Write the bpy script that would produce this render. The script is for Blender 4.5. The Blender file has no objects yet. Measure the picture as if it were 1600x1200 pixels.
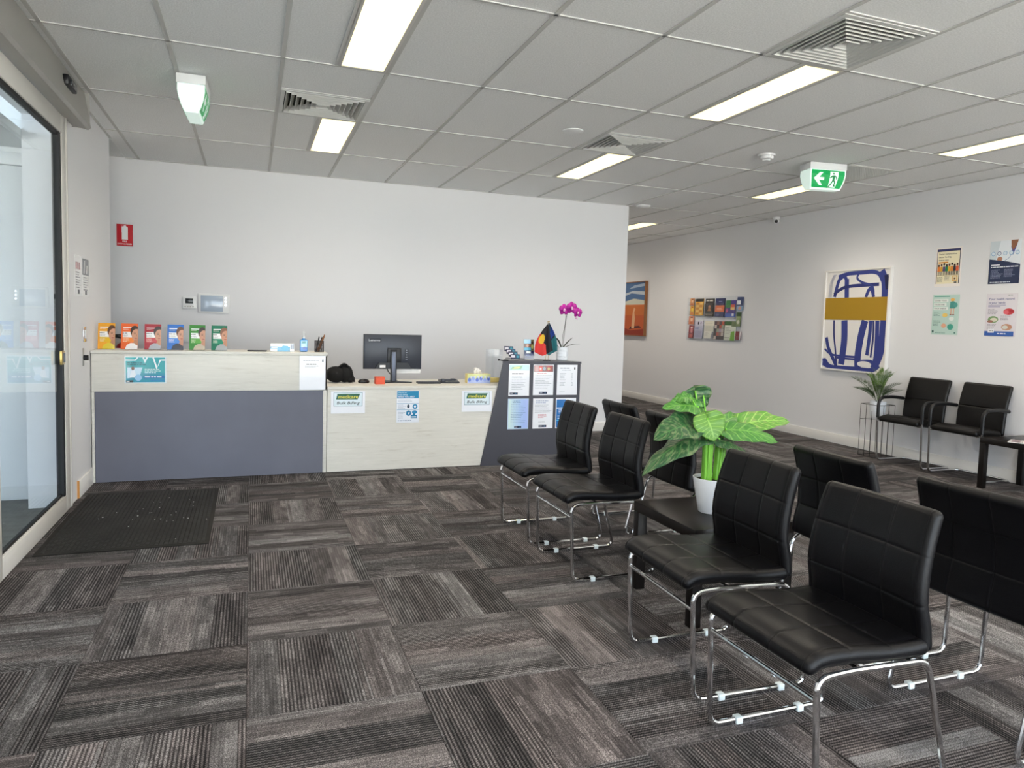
import bpy, bmesh, math, random
from mathutils import Vector, Matrix
random.seed(7)
PI = math.pi
sc = bpy.context.scene
col = sc.collection

# ------------------------------------------------------------------ camera
CAM_H = 1.351
cam_d = bpy.data.cameras.new('camera')
cam = bpy.data.objects.new('camera', cam_d)
col.objects.link(cam)
rt = Vector((0.93453651, -0.35467785, 0.02907117))
up = Vector((-0.00222702, 0.07586066, 0.99711594))
fw = Vector((0.3558603, 0.93190599, -0.07010469))
M = Matrix.Identity(4)
for r in range(3):
    M[r][0], M[r][1], M[r][2] = rt[r], up[r], -fw[r]
M.translation = Vector((0, 0, CAM_H))
cam.matrix_world = M
cam_d.sensor_width = 36
cam_d.lens = 1131.9 / 1600 * 36
cam_d.shift_x = -23.746 / 1600
cam_d.shift_y = -18.419 / 1600
cam_d.clip_start = 0.05
sc.camera = cam

# ------------------------------------------------------------------ light and exposure
SKY = 5.2
PANEL = 1.15
LAMP = 24
sc.view_settings.view_transform = 'Standard'
sc.view_settings.look = 'None'
sc.view_settings.gamma = 1
sc.view_settings.use_curve_mapping = False
sc.view_settings.exposure = 0.62
sc.cycles.max_bounces = 10
sc.cycles.diffuse_bounces = 6
sc.cycles.transparent_max_bounces = 12
sc.cycles.sample_clamp_indirect = 6
sc.cycles.use_denoising = True
w = bpy.data.worlds.new('sky')
sc.world = w
w.use_nodes = True
bg = w.node_tree.nodes['Background']
bg.inputs[0].default_value = (0.76, 0.88, 1.0, 1)
bg.inputs[1].default_value = SKY


def portal(name, loc, rot, sx, sy):
    l = bpy.data.lights.new(name, 'AREA')
    l.shape = 'RECTANGLE'
    l.size, l.size_y = sx, sy
    l.cycles.is_portal = True
    o = bpy.data.objects.new(name, l)
    o.location = loc
    o.rotation_euler = rot
    col.objects.link(o)


sun_d = bpy.data.lights.new('sun', 'SUN')  # added to light the ground outside, whose bounce brightens the ceiling
sun_d.energy = 46
sun_d.angle = math.radians(1)
sun_d.color = (1.0, 0.95, 0.86)
sun = bpy.data.objects.new('sun', sun_d)
sun.rotation_euler = Vector((-1.0, -0.25, -1.0)).to_track_quat('-Z', 'Y').to_euler()
col.objects.link(sun)
portal('window_light', (2.7, -3.0, 1.4), (PI / 2, 0, 0), 7.7, 2.8)
portal('entry_light', (-3.9, 2.0, 1.2), (0, -PI / 2, 0), 2.4, 7.8)


# ------------------------------------------------------------------ colours and materials
def lin(c):
    return c / 12.92 if c <= 0.04045 else ((c + 0.055) / 1.055) ** 2.4


def hx(s):
    s = s.lstrip('#')
    if len(s) == 3:
        s = ''.join(ch * 2 for ch in s)
    return tuple(lin(int(s[i:i + 2], 16) / 255) for i in (0, 2, 4))


MATS = {}


def mat(name, c=(0.5, 0.5, 0.5), rough=0.5, metal=0.0, spec=0.5, bump=0.0, bscale=200, noise=0.0, nscale=8,
        emit=None, es=1.0, coat=0.0, stretch=(1, 1, 1), trans=0.0, alpha=1.0, ior=1.45):
    if isinstance(c, str):
        c = hx(c)
    m = bpy.data.materials.new(name)
    MATS[name] = m
    m.use_nodes = True
    nt = m.node_tree
    b = nt.nodes['Principled BSDF']
    b.inputs['Base Color'].default_value = (*c, 1)
    b.inputs['Roughness'].default_value = rough
    b.inputs['Metallic'].default_value = metal
    b.inputs['Specular IOR Level'].default_value = spec
    b.inputs['Coat Weight'].default_value = coat
    b.inputs['Transmission Weight'].default_value = trans
    b.inputs['Alpha'].default_value = alpha
    b.inputs['IOR'].default_value = ior
    if emit:
        b.inputs['Emission Color'].default_value = (*emit, 1)
        b.inputs['Emission Strength'].default_value = es
    if bump or noise:
        tc = nt.nodes.new('ShaderNodeTexCoord')
        mp = nt.nodes.new('ShaderNodeMapping')
        mp.inputs['Scale'].default_value = stretch
        nt.links.new(tc.outputs['Object'], mp.inputs['Vector'])
    if bump:
        n = nt.nodes.new('ShaderNodeTexNoise')
        n.inputs['Scale'].default_value = bscale
        n.inputs['Detail'].default_value = 3
        bp = nt.nodes.new('ShaderNodeBump')
        bp.inputs['Strength'].default_value = bump
        bp.inputs['Distance'].default_value = 0.002
        nt.links.new(mp.outputs[0], n.inputs['Vector'])
        nt.links.new(n.outputs[0], bp.inputs['Height'])
        nt.links.new(bp.outputs[0], b.inputs['Normal'])
    if noise:
        n = nt.nodes.new('ShaderNodeTexNoise')
        n.inputs['Scale'].default_value = nscale
        n.inputs['Detail'].default_value = 5
        nt.links.new(mp.outputs[0], n.inputs['Vector'])
        r = nt.nodes.new('ShaderNodeValToRGB')
        r.color_ramp.elements[0].position = 0.3
        r.color_ramp.elements[1].position = 0.7
        r.color_ramp.elements[0].color = (*[x * (1 - noise) for x in c], 1)
        r.color_ramp.elements[1].color = (*[min(1, x * (1 + noise)) for x in c], 1)
        nt.links.new(n.outputs[0], r.inputs[0])
        nt.links.new(r.outputs[0], b.inputs['Base Color'])
    return m


def attr_mat(name, rough, coat=0.0):
    m = mat(name, (1, 1, 1), rough, coat=coat)
    nt = m.node_tree
    a = nt.nodes.new('ShaderNodeAttribute')
    a.attribute_name = 'ink'
    nt.links.new(a.outputs['Color'], nt.nodes['Principled BSDF'].inputs['Base Color'])
    return m


class NB:
    """tiny node builder"""
    def __init__(s, m):
        s.nt = m.node_tree

    def n(s, t, **kw):
        x = s.nt.nodes.new(t)
        for k, v in kw.items():
            setattr(x, k, v)
        return x

    def put(s, sock, v):
        if hasattr(v, 'is_output') or isinstance(v, bpy.types.NodeSocket):
            s.nt.links.new(v, sock)
        elif v is not None:
            sock.default_value = v

    def m(s, op, a, b=None, c=None):
        x = s.n('ShaderNodeMath', operation=op)
        s.put(x.inputs[0], a)
        if b is not None:
            s.put(x.inputs[1], b)
        if c is not None:
            s.put(x.inputs[2], c)
        return x.outputs[0]

    def comb(s, a, b, c=0.0):
        x = s.n('ShaderNodeCombineXYZ')
        for i, v in enumerate((a, b, c)):
            s.put(x.inputs[i], v)
        return x.outputs[0]

    def white(s, v):
        x = s.n('ShaderNodeTexWhiteNoise', noise_dimensions='3D')
        s.put(x.inputs['Vector'], v)
        return x.outputs['Value']

    def noise(s, v, sc_, d=2):
        x = s.n('ShaderNodeTexNoise')
        s.put(x.inputs['Vector'], v)
        x.inputs['Scale'].default_value = sc_
        x.inputs['Detail'].default_value = d
        return x.outputs[0]

    def ramp(s, v, els, interp='LINEAR'):
        x = s.n('ShaderNodeValToRGB')
        x.color_ramp.interpolation = interp
        e = x.color_ramp.elements
        while len(e) < len(els):
            e.new(0.5)
        for i, (p, c) in enumerate(els):
            e[i].position = p
            e[i].color = (*c, 1)
        s.put(x.inputs[0], v)
        return x.outputs[0]

    def mix(s, f, a, b, mode='MIX'):
        x = s.n('ShaderNodeMix', data_type='RGBA', blend_type=mode)
        s.put(x.inputs[0], f)
        s.put(x.inputs[6], a if not isinstance(a, tuple) else (*a, 1))
        s.put(x.inputs[7], b if not isinstance(b, tuple) else (*b, 1))
        return x.outputs[2]


def carpet_material():
    m = mat('carpet', (0.05, 0.045, 0.045), 0.95, spec=0.15)
    nb = NB(m)
    bs = m.node_tree.nodes['Principled BSDF']
    tc = nb.n('ShaderNodeTexCoord').outputs['Object']
    sp = nb.n('ShaderNodeSeparateXYZ')
    nb.put(sp.inputs[0], tc)
    x, y = sp.outputs[0], sp.outputs[1]
    rnd = nb.n('ShaderNodeObjectInfo').outputs['Random']
    off = nb.m('MULTIPLY', rnd, 37.0)
    P = 0.0130
    wob = nb.m('MULTIPLY', nb.m('SINE', nb.m('MULTIPLY', y, 620.0)), 0.0012)
    xs = nb.m('ADD', x, wob)
    ri = nb.m('FLOOR', nb.m('DIVIDE', x, P))
    fr = nb.m('FRACT', nb.m('DIVIDE', xs, P))
    jit = nb.m('MULTIPLY', nb.m('SUBTRACT', nb.white(nb.comb(ri, off, 2.0)), 0.5), 0.5)
    # broad bands across the tile, each band with its own tone and rib contrast
    band = nb.m('FLOOR', nb.m('ADD', jit, nb.m('DIVIDE', nb.m('ADD', ri, nb.m('MULTIPLY', rnd, 9.0)), 7.5)))
    tone1 = nb.white(nb.comb(band, off, 3.0))
    con = nb.white(nb.comb(band, off, 9.0))
    grp = nb.m('FLOOR', nb.m('DIVIDE', nb.m('ADD', ri, nb.m('MULTIPLY', rnd, 5.0)), 3.0))
    seg = nb.m('FLOOR', nb.m('ADD', nb.m('DIVIDE', y, 0.17), nb.m('MULTIPLY', nb.white(nb.comb(grp, off, 1.0)), 5.0)))
    tone2 = nb.white(nb.comb(grp, off, seg))
    seg3 = nb.m('FLOOR', nb.m('ADD', nb.m('DIVIDE', y, 0.11), nb.m('MULTIPLY', nb.white(nb.comb(ri, off, 6.0)), 7.0)))
    tone3 = nb.white(nb.comb(ri, off, seg3))
    tuft = nb.noise(nb.comb(x, nb.m('MULTIPLY', y, 0.7), off), 330.0, 2)
    blot = nb.noise(nb.comb(x, nb.m('MULTIPLY', y, 0.25), off), 16.0, 2)
    base = nb.m('MULTIPLY_ADD', tone1, 0.20, 0.33)
    base = nb.m('ADD', base, nb.m('MULTIPLY', nb.m('GREATER_THAN', tone2, 0.84), 0.10))
    base = nb.m('ADD', base, nb.m('MULTIPLY', nb.m('SUBTRACT', tone3, 0.5), 0.13))
    base = nb.m('ADD', base, nb.m('MULTIPLY', nb.m('SUBTRACT', blot, 0.5), 0.30))
    # ribs: dark valleys between the loops
    rib = nb.m('ABSOLUTE', nb.m('SUBTRACT', fr, 0.5))
    sm = nb.n('ShaderNodeMapRange', interpolation_type='SMOOTHSTEP')
    nb.put(sm.inputs['Value'], rib)
    sm.inputs['From Min'].default_value = 0.16
    sm.inputs['From Max'].default_value = 0.36
    vall = nb.m('MULTIPLY', sm.outputs[0], nb.m('MULTIPLY_ADD', nb.m('GREATER_THAN', con, 0.33), 0.22, nb.m('MULTIPLY_ADD', con, 0.10, 0.04)))
    base = nb.m('SUBTRACT', base, vall)
    base = nb.m('MULTIPLY', base, nb.m('MULTIPLY_ADD', tuft, 2.9, -0.38))
    c = nb.ramp(base, [(0.0, (0.009, 0.0085, 0.009)), (0.20, (0.037, 0.0345, 0.0345)), (0.45, (0.103, 0.0965, 0.0955)),
                       (0.72, (0.27, 0.256, 0.252)), (1.0, (0.42, 0.405, 0.40))])
    hue = nb.mix(nb.white(nb.comb(band, off, 5.0)), (0.95, 0.98, 1.0), (1.03, 0.965, 0.965))
    c = nb.mix(1.0, c, hue, 'MULTIPLY')
    nb.put(bs.inputs['Base Color'], c)
    bp = nb.n('ShaderNodeBump')
    bp.inputs['Strength'].default_value = 0.6
    bp.inputs['Distance'].default_value = 0.003
    nb.put(bp.inputs['Height'], nb.m('SUBTRACT', tuft, nb.m('MULTIPLY', rib, 1.2)))
    nb.put(bs.inputs['Normal'], bp.outputs[0])
    return m


def glass_material(name, tint, refl_rough=0.0):
    m = bpy.data.materials.new(name)
    MATS[name] = m
    m.use_nodes = True
    nt = m.node_tree
    nt.nodes.clear()
    nb = NB(m)
    out = nb.n('ShaderNodeOutputMaterial')
    t = nb.n('ShaderNodeBsdfTransparent')
    t.inputs[0].default_value = (*tint, 1)
    g = nb.n('ShaderNodeBsdfGlossy')
    g.inputs['Roughness'].default_value = refl_rough
    f = nb.n('ShaderNodeFresnel')
    f.inputs[0].default_value = 1.5
    mx = nb.n('ShaderNodeMixShader')
    gm = nb.n('ShaderNodeNewGeometry')
    nb.put(mx.inputs[0], nb.m('MULTIPLY', f.outputs[0], nb.m('SUBTRACT', 1.0, gm.outputs['Backfacing'])))
    nb.put(mx.inputs[1], t.outputs[0])
    nb.put(mx.inputs[2], g.outputs[0])
    nb.put(out.inputs[0], mx.outputs[0])
    return m


def leaf_material(name, base, base2, vein, speck):
    m = mat(name, base, 0.42, spec=0.4)
    nb = NB(m)
    bs = m.node_tree.nodes['Principled BSDF']
    uv = nb.n('ShaderNodeUVMap').outputs[0]
    sp = nb.n('ShaderNodeSeparateXYZ')
    nb.put(sp.inputs[0], uv)
    u, v = sp.outputs[0], sp.outputs[1]
    av = nb.m('ABSOLUTE', v)
    q = nb.m('FRACT', nb.m('MULTIPLY', nb.m('SUBTRACT', u, nb.m('MULTIPLY', av, 0.30)), 7.0))
    vn = nb.m('LESS_THAN', nb.m('ABSOLUTE', nb.m('SUBTRACT', q, 0.5)), 0.07)
    mid = nb.m('LESS_THAN', av, 0.05)
    vmask = nb.m('MAXIMUM', vn, mid)
    uvs = nb.comb(nb.m('MULTIPLY', nb.m('SUBTRACT', u, nb.m('MULTIPLY', av, 0.30)), 6.0), nb.m('MULTIPLY', v, 1.4))
    nz = nb.noise(uvs, 2.0, 5)
    c = nb.mix(nb.noise(uvs, 1.1, 2), base, base2)
    if speck:
        sr = nb.n('ShaderNodeMapRange')
        nb.put(sr.inputs['Value'], nz)
        sr.inputs['From Min'].default_value = 0.50
        sr.inputs['From Max'].default_value = 0.62
        c = nb.mix(nb.m('MULTIPLY', sr.outputs[0], 0.62), c, speck)
    c = nb.mix(nb.m('MULTIPLY', vmask, 0.5), c, vein)
    nb.put(bs.inputs['Base Color'], c)
    bs.inputs['Subsurface Weight'].default_value = 0.0
    return m


mat('wall_paint', '#dfdfe1', 0.85, spec=0.25, bump=0.08, bscale=350)
mat('wall_paint_outer', '#dfe2e3', 0.8, spec=0.25)
mat('door_paint', '#dcdfe1', 0.4, spec=0.4)
mat('trim_paint', '#e6e4e0', 0.35, spec=0.45)
mat('ceiling_tile', '#ebecec', 0.95, spec=0.1, bump=0.9, bscale=150, noise=0.10, nscale=120)
mat('ceiling_bar', '#c3c3c1', 0.6, spec=0.3)
mat('carpet_base', (0.05, 0.045, 0.045), 0.95, spec=0.1)
mat('concrete', '#777774', 0.8, noise=0.15, nscale=12)
mat('pavement', '#b9b6ae', 0.85, noise=0.08, nscale=2)
mat('rubber', '#24221f', 0.75, spec=0.25, noise=0.35, nscale=3.0)
mat('rubber_rib', '#2f2d2a', 0.7, spec=0.3, noise=0.3, nscale=4.0)
mat('aluminium', '#d8d5cf', 0.35, spec=0.5)
mat('grey_metal', '#a3a19c', 0.42, metal=0.25, spec=0.5)
mat('dark_gap', '#0c0c0d', 0.6)
mat('panel_light', (0.9, 0.9, 0.8), 0.4, emit=(1.0, 0.86, 0.42), es=PANEL)
mat('panel_frame', '#cfcdc8', 0.5)
mat('vent_metal', '#c9cac8', 0.4, spec=0.4)
mat('vent_shadow', '#141414', 0.8)
mat('leather', '#07070a', 0.40, spec=0.28, bump=0.22, bscale=260)
mat('leather_brown', '#0c0a09', 0.38, spec=0.32, bump=0.3, bscale=60)
mat('chrome', '#dfe0e2', 0.10, metal=1.0)
mat('clear_plastic', '#dfe9ea', 0.25, spec=0.5)
mat('table_black', '#110d0b', 0.35, spec=0.42, noise=0.25, nscale=6, stretch=(1, 12, 1))
mat('white_pot', '#f0f4f9', 0.22, spec=0.5)
mat('white_plastic', '#e3e4e4', 0.35, spec=0.5)
mat('black_plastic', '#101013', 0.38, spec=0.5)
mat('charcoal_plastic', '#2b2f39', 0.34, spec=0.5)
mat('steel_blue', '#5e6472', 0.35, metal=0.4)
mat('soil', '#15110d', 0.9)
mat('stem_green', '#74b83a', 0.4, noise=0.25, nscale=10, stretch=(12, 12, 0.6))
mat('dark_stem', '#222719', 0.5)
mat('orchid_leaf', '#1c2a17', 0.4)
mat('orchid_petal', '#a3168a', 0.5, noise=0.2, nscale=30)
mat('orchid_lip', '#e7b6d8', 0.5)
mat('palm_leaf', '#33521f', 0.5, noise=0.35, nscale=9)
mat('palm_leaf_light', '#5d7d34', 0.5, noise=0.3, nscale=9)
mat('grey_laminate', '#696b77', 0.5, spec=0.35, noise=0.05, nscale=3)
mat('dark_laminate', '#45454d', 0.4, spec=0.4)
mat('red_paint', '#b01620', 0.3)
mat('orange_box', '#d5573b', 0.6)
mat('yellow_paper', '#e3d28a', 0.8)
mat('tissue_paper', '#f4f2ee', 0.95)
mat('black_cloth', '#0b0b0c', 0.85, bump=0.5, bscale=40)
mat('raw_wood', '#c98b45', 0.6, noise=0.2, nscale=20, stretch=(1, 1, 0.2))
mat('screen_glass', '#a9b8ca', 0.12, spec=0.8)
mat('lcd', '#23282a', 0.2)
mat('sign_glow', (0.8, 1, 0.9), 0.3, emit=(0.84, 1.0, 0.93), es=0.26)
mat('gold', '#b39a5c', 0.3, metal=0.8)
mat('blue_gel', '#4c93cf', 0.15, spec=0.6)
mat('mesh_metal', '#2b201c', 0.5, metal=0.3)
mat('brown_pen', '#8a5a34', 0.5)
attr_mat('print_gloss', 0.25, 0.3)
attr_mat('print_matte', 0.6)
carpet_material()
glass_material('door_glass', (0.94, 0.97, 0.98))
glass_material('acrylic', (0.96, 0.97, 0.98))

# pale oak laminate with faint horizontal grain
mo = mat('oak_white', '#d9d6cd', 0.5, spec=0.35)
nb = NB(mo)
tcx = nb.n('ShaderNodeTexCoord').outputs['Object']
mp = nb.n('ShaderNodeMapping')
nb.put(mp.inputs[0], tcx)
mp.inputs['Scale'].default_value = (1.3, 3.0, 16.0)
wv = nb.n('ShaderNodeTexNoise')
nb.put(wv.inputs['Vector'], mp.outputs[0])
wv.inputs['Scale'].default_value = 3.0
wv.inputs['Detail'].default_value = 7
wv.inputs['Roughness'].default_value = 0.7
wv.inputs['Distortion'].default_value = 0.8
nb.put(mo.node_tree.nodes['Principled BSDF'].inputs['Base Color'],
       nb.ramp(wv.outputs[0], [(0.30, hx('#c9c4b8')), (0.42, hx('#d6d3ca')), (0.55, hx('#dad7ce')), (0.7, hx('#e0ddd5'))]))


# ------------------------------------------------------------------ mesh helpers
class MB:
    def __init__(s):
        s.bm = bmesh.new()

    def _xf(s, vs, m):
        if m is not None:
            bmesh.ops.transform(s.bm, matrix=m, verts=vs)

    def box(s, x0, x1, y0, y1, z0, z1, bev=0.0, seg=2, m=None):
        r = bmesh.ops.create_cube(s.bm, size=1)
        vs = r['verts']
        for v in vs:
            v.co = Vector(((x0 + x1) / 2 + v.co.x * (x1 - x0), (y0 + y1) / 2 + v.co.y * (y1 - y0), (z0 + z1) / 2 + v.co.z * (z1 - z0)))
        if bev:
            es = list({e for v in vs for e in v.link_edges})
            rr = bmesh.ops.bevel(s.bm, geom=es, offset=bev, segments=seg, affect='EDGES', profile=0.5)
            vs = [v for v in {v for f in rr['faces'] for v in f.verts} | {v for v in vs if v.is_valid}]
        s._xf(vs, m)
        return vs

    def cyl(s, x, y, z0, z1, r0, r1=None, n=20, m=None):
        r1 = r0 if r1 is None else r1
        r = bmesh.ops.create_cone(s.bm, cap_ends=True, cap_tris=False, segments=n, radius1=r0, radius2=r1, depth=z1 - z0,
                                  matrix=Matrix.Translation((x, y, (z0 + z1) / 2)))
        s._xf(r['verts'], m)
        return r['verts']

    def ball(s, x, y, z, rx, ry=None, rz=None, m=None, n=12):
        ry = ry or rx
        rz = rz or rx
        r = bmesh.ops.create_uvsphere(s.bm, u_segments=n, v_segments=max(6, n * 2 // 3), radius=1)
        for v in r['verts']:
            v.co = Vector((x + v.co.x * rx, y + v.co.y * ry, z + v.co.z * rz))
        s._xf(r['verts'], m)

    def prism(s, pts, z0, z1, m=None):
        """pts in xy, extruded in z"""
        a = [s.bm.verts.new((p[0], p[1], z0)) for p in pts]
        b = [s.bm.verts.new((p[0], p[1], z1)) for p in pts]
        n = len(pts)
        s.bm.faces.new(a[::-1])
        s.bm.faces.new(b)
        for i in range(n):
            j = (i + 1) % n
            s.bm.faces.new((a[i], a[j], b[j], b[i]))
        s._xf(a + b, m)

    def lathe(s, prof, x=0, y=0, z=0, n=28, m=None):
        rings = []
        for r, h in prof:
            rings.append([s.bm.verts.new((x + r * math.cos(2 * PI * k / n), y + r * math.sin(2 * PI * k / n), z + h)) for k in range(n)])
        for a, b in zip(rings, rings[1:]):
            for k in range(n):
                j = (k + 1) % n
                s.bm.faces.new((a[k], a[j], b[j], b[k]))
        if prof[0][0] > 1e-5:
            s.bm.faces.new(rings[0][::-1])
        if prof[-1][0] > 1e-5:
            s.bm.faces.new(rings[-1])
        s._xf([v for r in rings for v in r], m)

    def tube(s, pts, r, n=10, closed=False, taper=None):
        pts = [Vector(p) for p in pts]
        N = len(pts)
        T = []
        for i in range(N):
            if closed:
                t = pts[(i + 1) % N] - pts[i - 1]
            else:
                t = pts[min(i + 1, N - 1)] - pts[max(i - 1, 0)]
            T.append(t.normalized())
        ref = Vector((0, 0, 1)) if abs(T[0].z) < 0.9 else Vector((1, 0, 0))
        u = (ref - T[0] * ref.dot(T[0])).normalized()
        rings = []
        for i in range(N):
            u = (u - T[i] * u.dot(T[i])).normalized()
            v = T[i].cross(u)
            rr = r if taper is None else r * taper[i]
            rings.append([s.bm.verts.new(pts[i] + (u * math.cos(2 * PI * k / n) + v * math.sin(2 * PI * k / n)) * rr) for k in range(n)])
        m_ = N if closed else N - 1
        for i in range(m_):
            a, b = rings[i], rings[(i + 1) % N]
            for k in range(n):
                j = (k + 1) % n
                s.bm.faces.new((a[k], a[j], b[j], b[k]))
        if not closed:
            s.bm.faces.new(rings[0][::-1])
            s.bm.faces.new(rings[-1])

    def build(s, name, material, parent=None, sharp=35, loc=None):
        bmesh.ops.recalc_face_normals(s.bm, faces=s.bm.faces[:])
        me = bpy.data.meshes.new(name)
        s.bm.to_mesh(me)
        s.bm.free()
        me.polygons.foreach_set('use_smooth', [True] * len(me.polygons))
        me.set_sharp_from_angle(angle=math.radians(sharp))
        o = bpy.data.objects.new(name, me)
        col.objects.link(o)
        me.materials.append(MATS[material])
        if parent is not None:
            o.parent = parent
        if loc:
            o.location = loc
        return o


def rounded(pts, r, seg=5, closed=False):
    """round the corners of a polyline"""
    P = [Vector(p) for p in pts]
    out = []
    n = len(P)
    for i in range(n):
        if not closed and i in (0, n - 1):
            out.append(P[i])
            continue
        a, b, c = P[i - 1], P[i], P[(i + 1) % n]
        d1, d2 = (a - b), (c - b)
        rr = min(r, d1.length * .45, d2.length * .45)
        p1, p2 = b + d1.normalized() * rr, b + d2.normalized() * rr
        for k in range(seg + 1):
            t = k / seg
            out.append(p1 * (1 - t) ** 2 + b * 2 * t * (1 - t) + p2 * t * t)
    return out


def tag(o, label=None, cat=None, group=None, kind=None):
    if label:
        o['label'] = label
    if cat:
        o['category'] = cat
    if group:
        o['group'] = group
    if kind:
        o['kind'] = kind
    return o


def empty(name, loc=(0, 0, 0), rz=0, label=None, cat=None, group=None):
    o = bpy.data.objects.new(name, None)
    o.empty_display_size = 0.1
    o.location = loc
    o.rotation_euler = (0, 0, rz)
    col.objects.link(o)
    return tag(o, label, cat, group)


def copy_tree(o, loc, rz=None, label=None):
    def rec(x, p):
        c = x.copy()
        col.objects.link(c)
        if p is not None:
            c.parent = p
        for ch in kids.get(x.name, []):
            rec(ch, c)
        return c
    kids = {}
    for x in list(col.objects):
        if x.parent:
            kids.setdefault(x.parent.name, []).append(x)
    c = rec(o, None)
    c.location = loc
    if rz is not None:
        c.rotation_euler = (0, 0, rz)
    if label:
        c['label'] = label
    return c


def struct(name, mb, material, parent=None):
    o = mb.build(name, material, parent)
    if parent is None:
        o['kind'] = 'structure'
    return o


def bx(*a, **k):
    m = MB()
    m.box(*a, **k)
    return m


# ------------------------------------------------------------------ printed sheets
TXT = {}


def text_polys(s, bold):
    key = (s, bold)
    if key not in TXT:
        cu = bpy.data.curves.new('t', 'FONT')
        cu.body = s
        cu.size = 1
        cu.resolution_u = 2
        if bold:
            cu.offset = 0.009
        ob = bpy.data.objects.new('t', cu)
        me = bpy.data.meshes.new_from_object(ob)
        vs = [(v.co.x, v.co.y) for v in me.vertices]
        fs = [tuple(p.vertices) for p in me.polygons]
        bpy.data.objects.remove(ob)
        bpy.data.curves.remove(cu)
        bpy.data.meshes.remove(me)
        TXT[key] = (vs, fs)
    return TXT[key]


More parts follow.
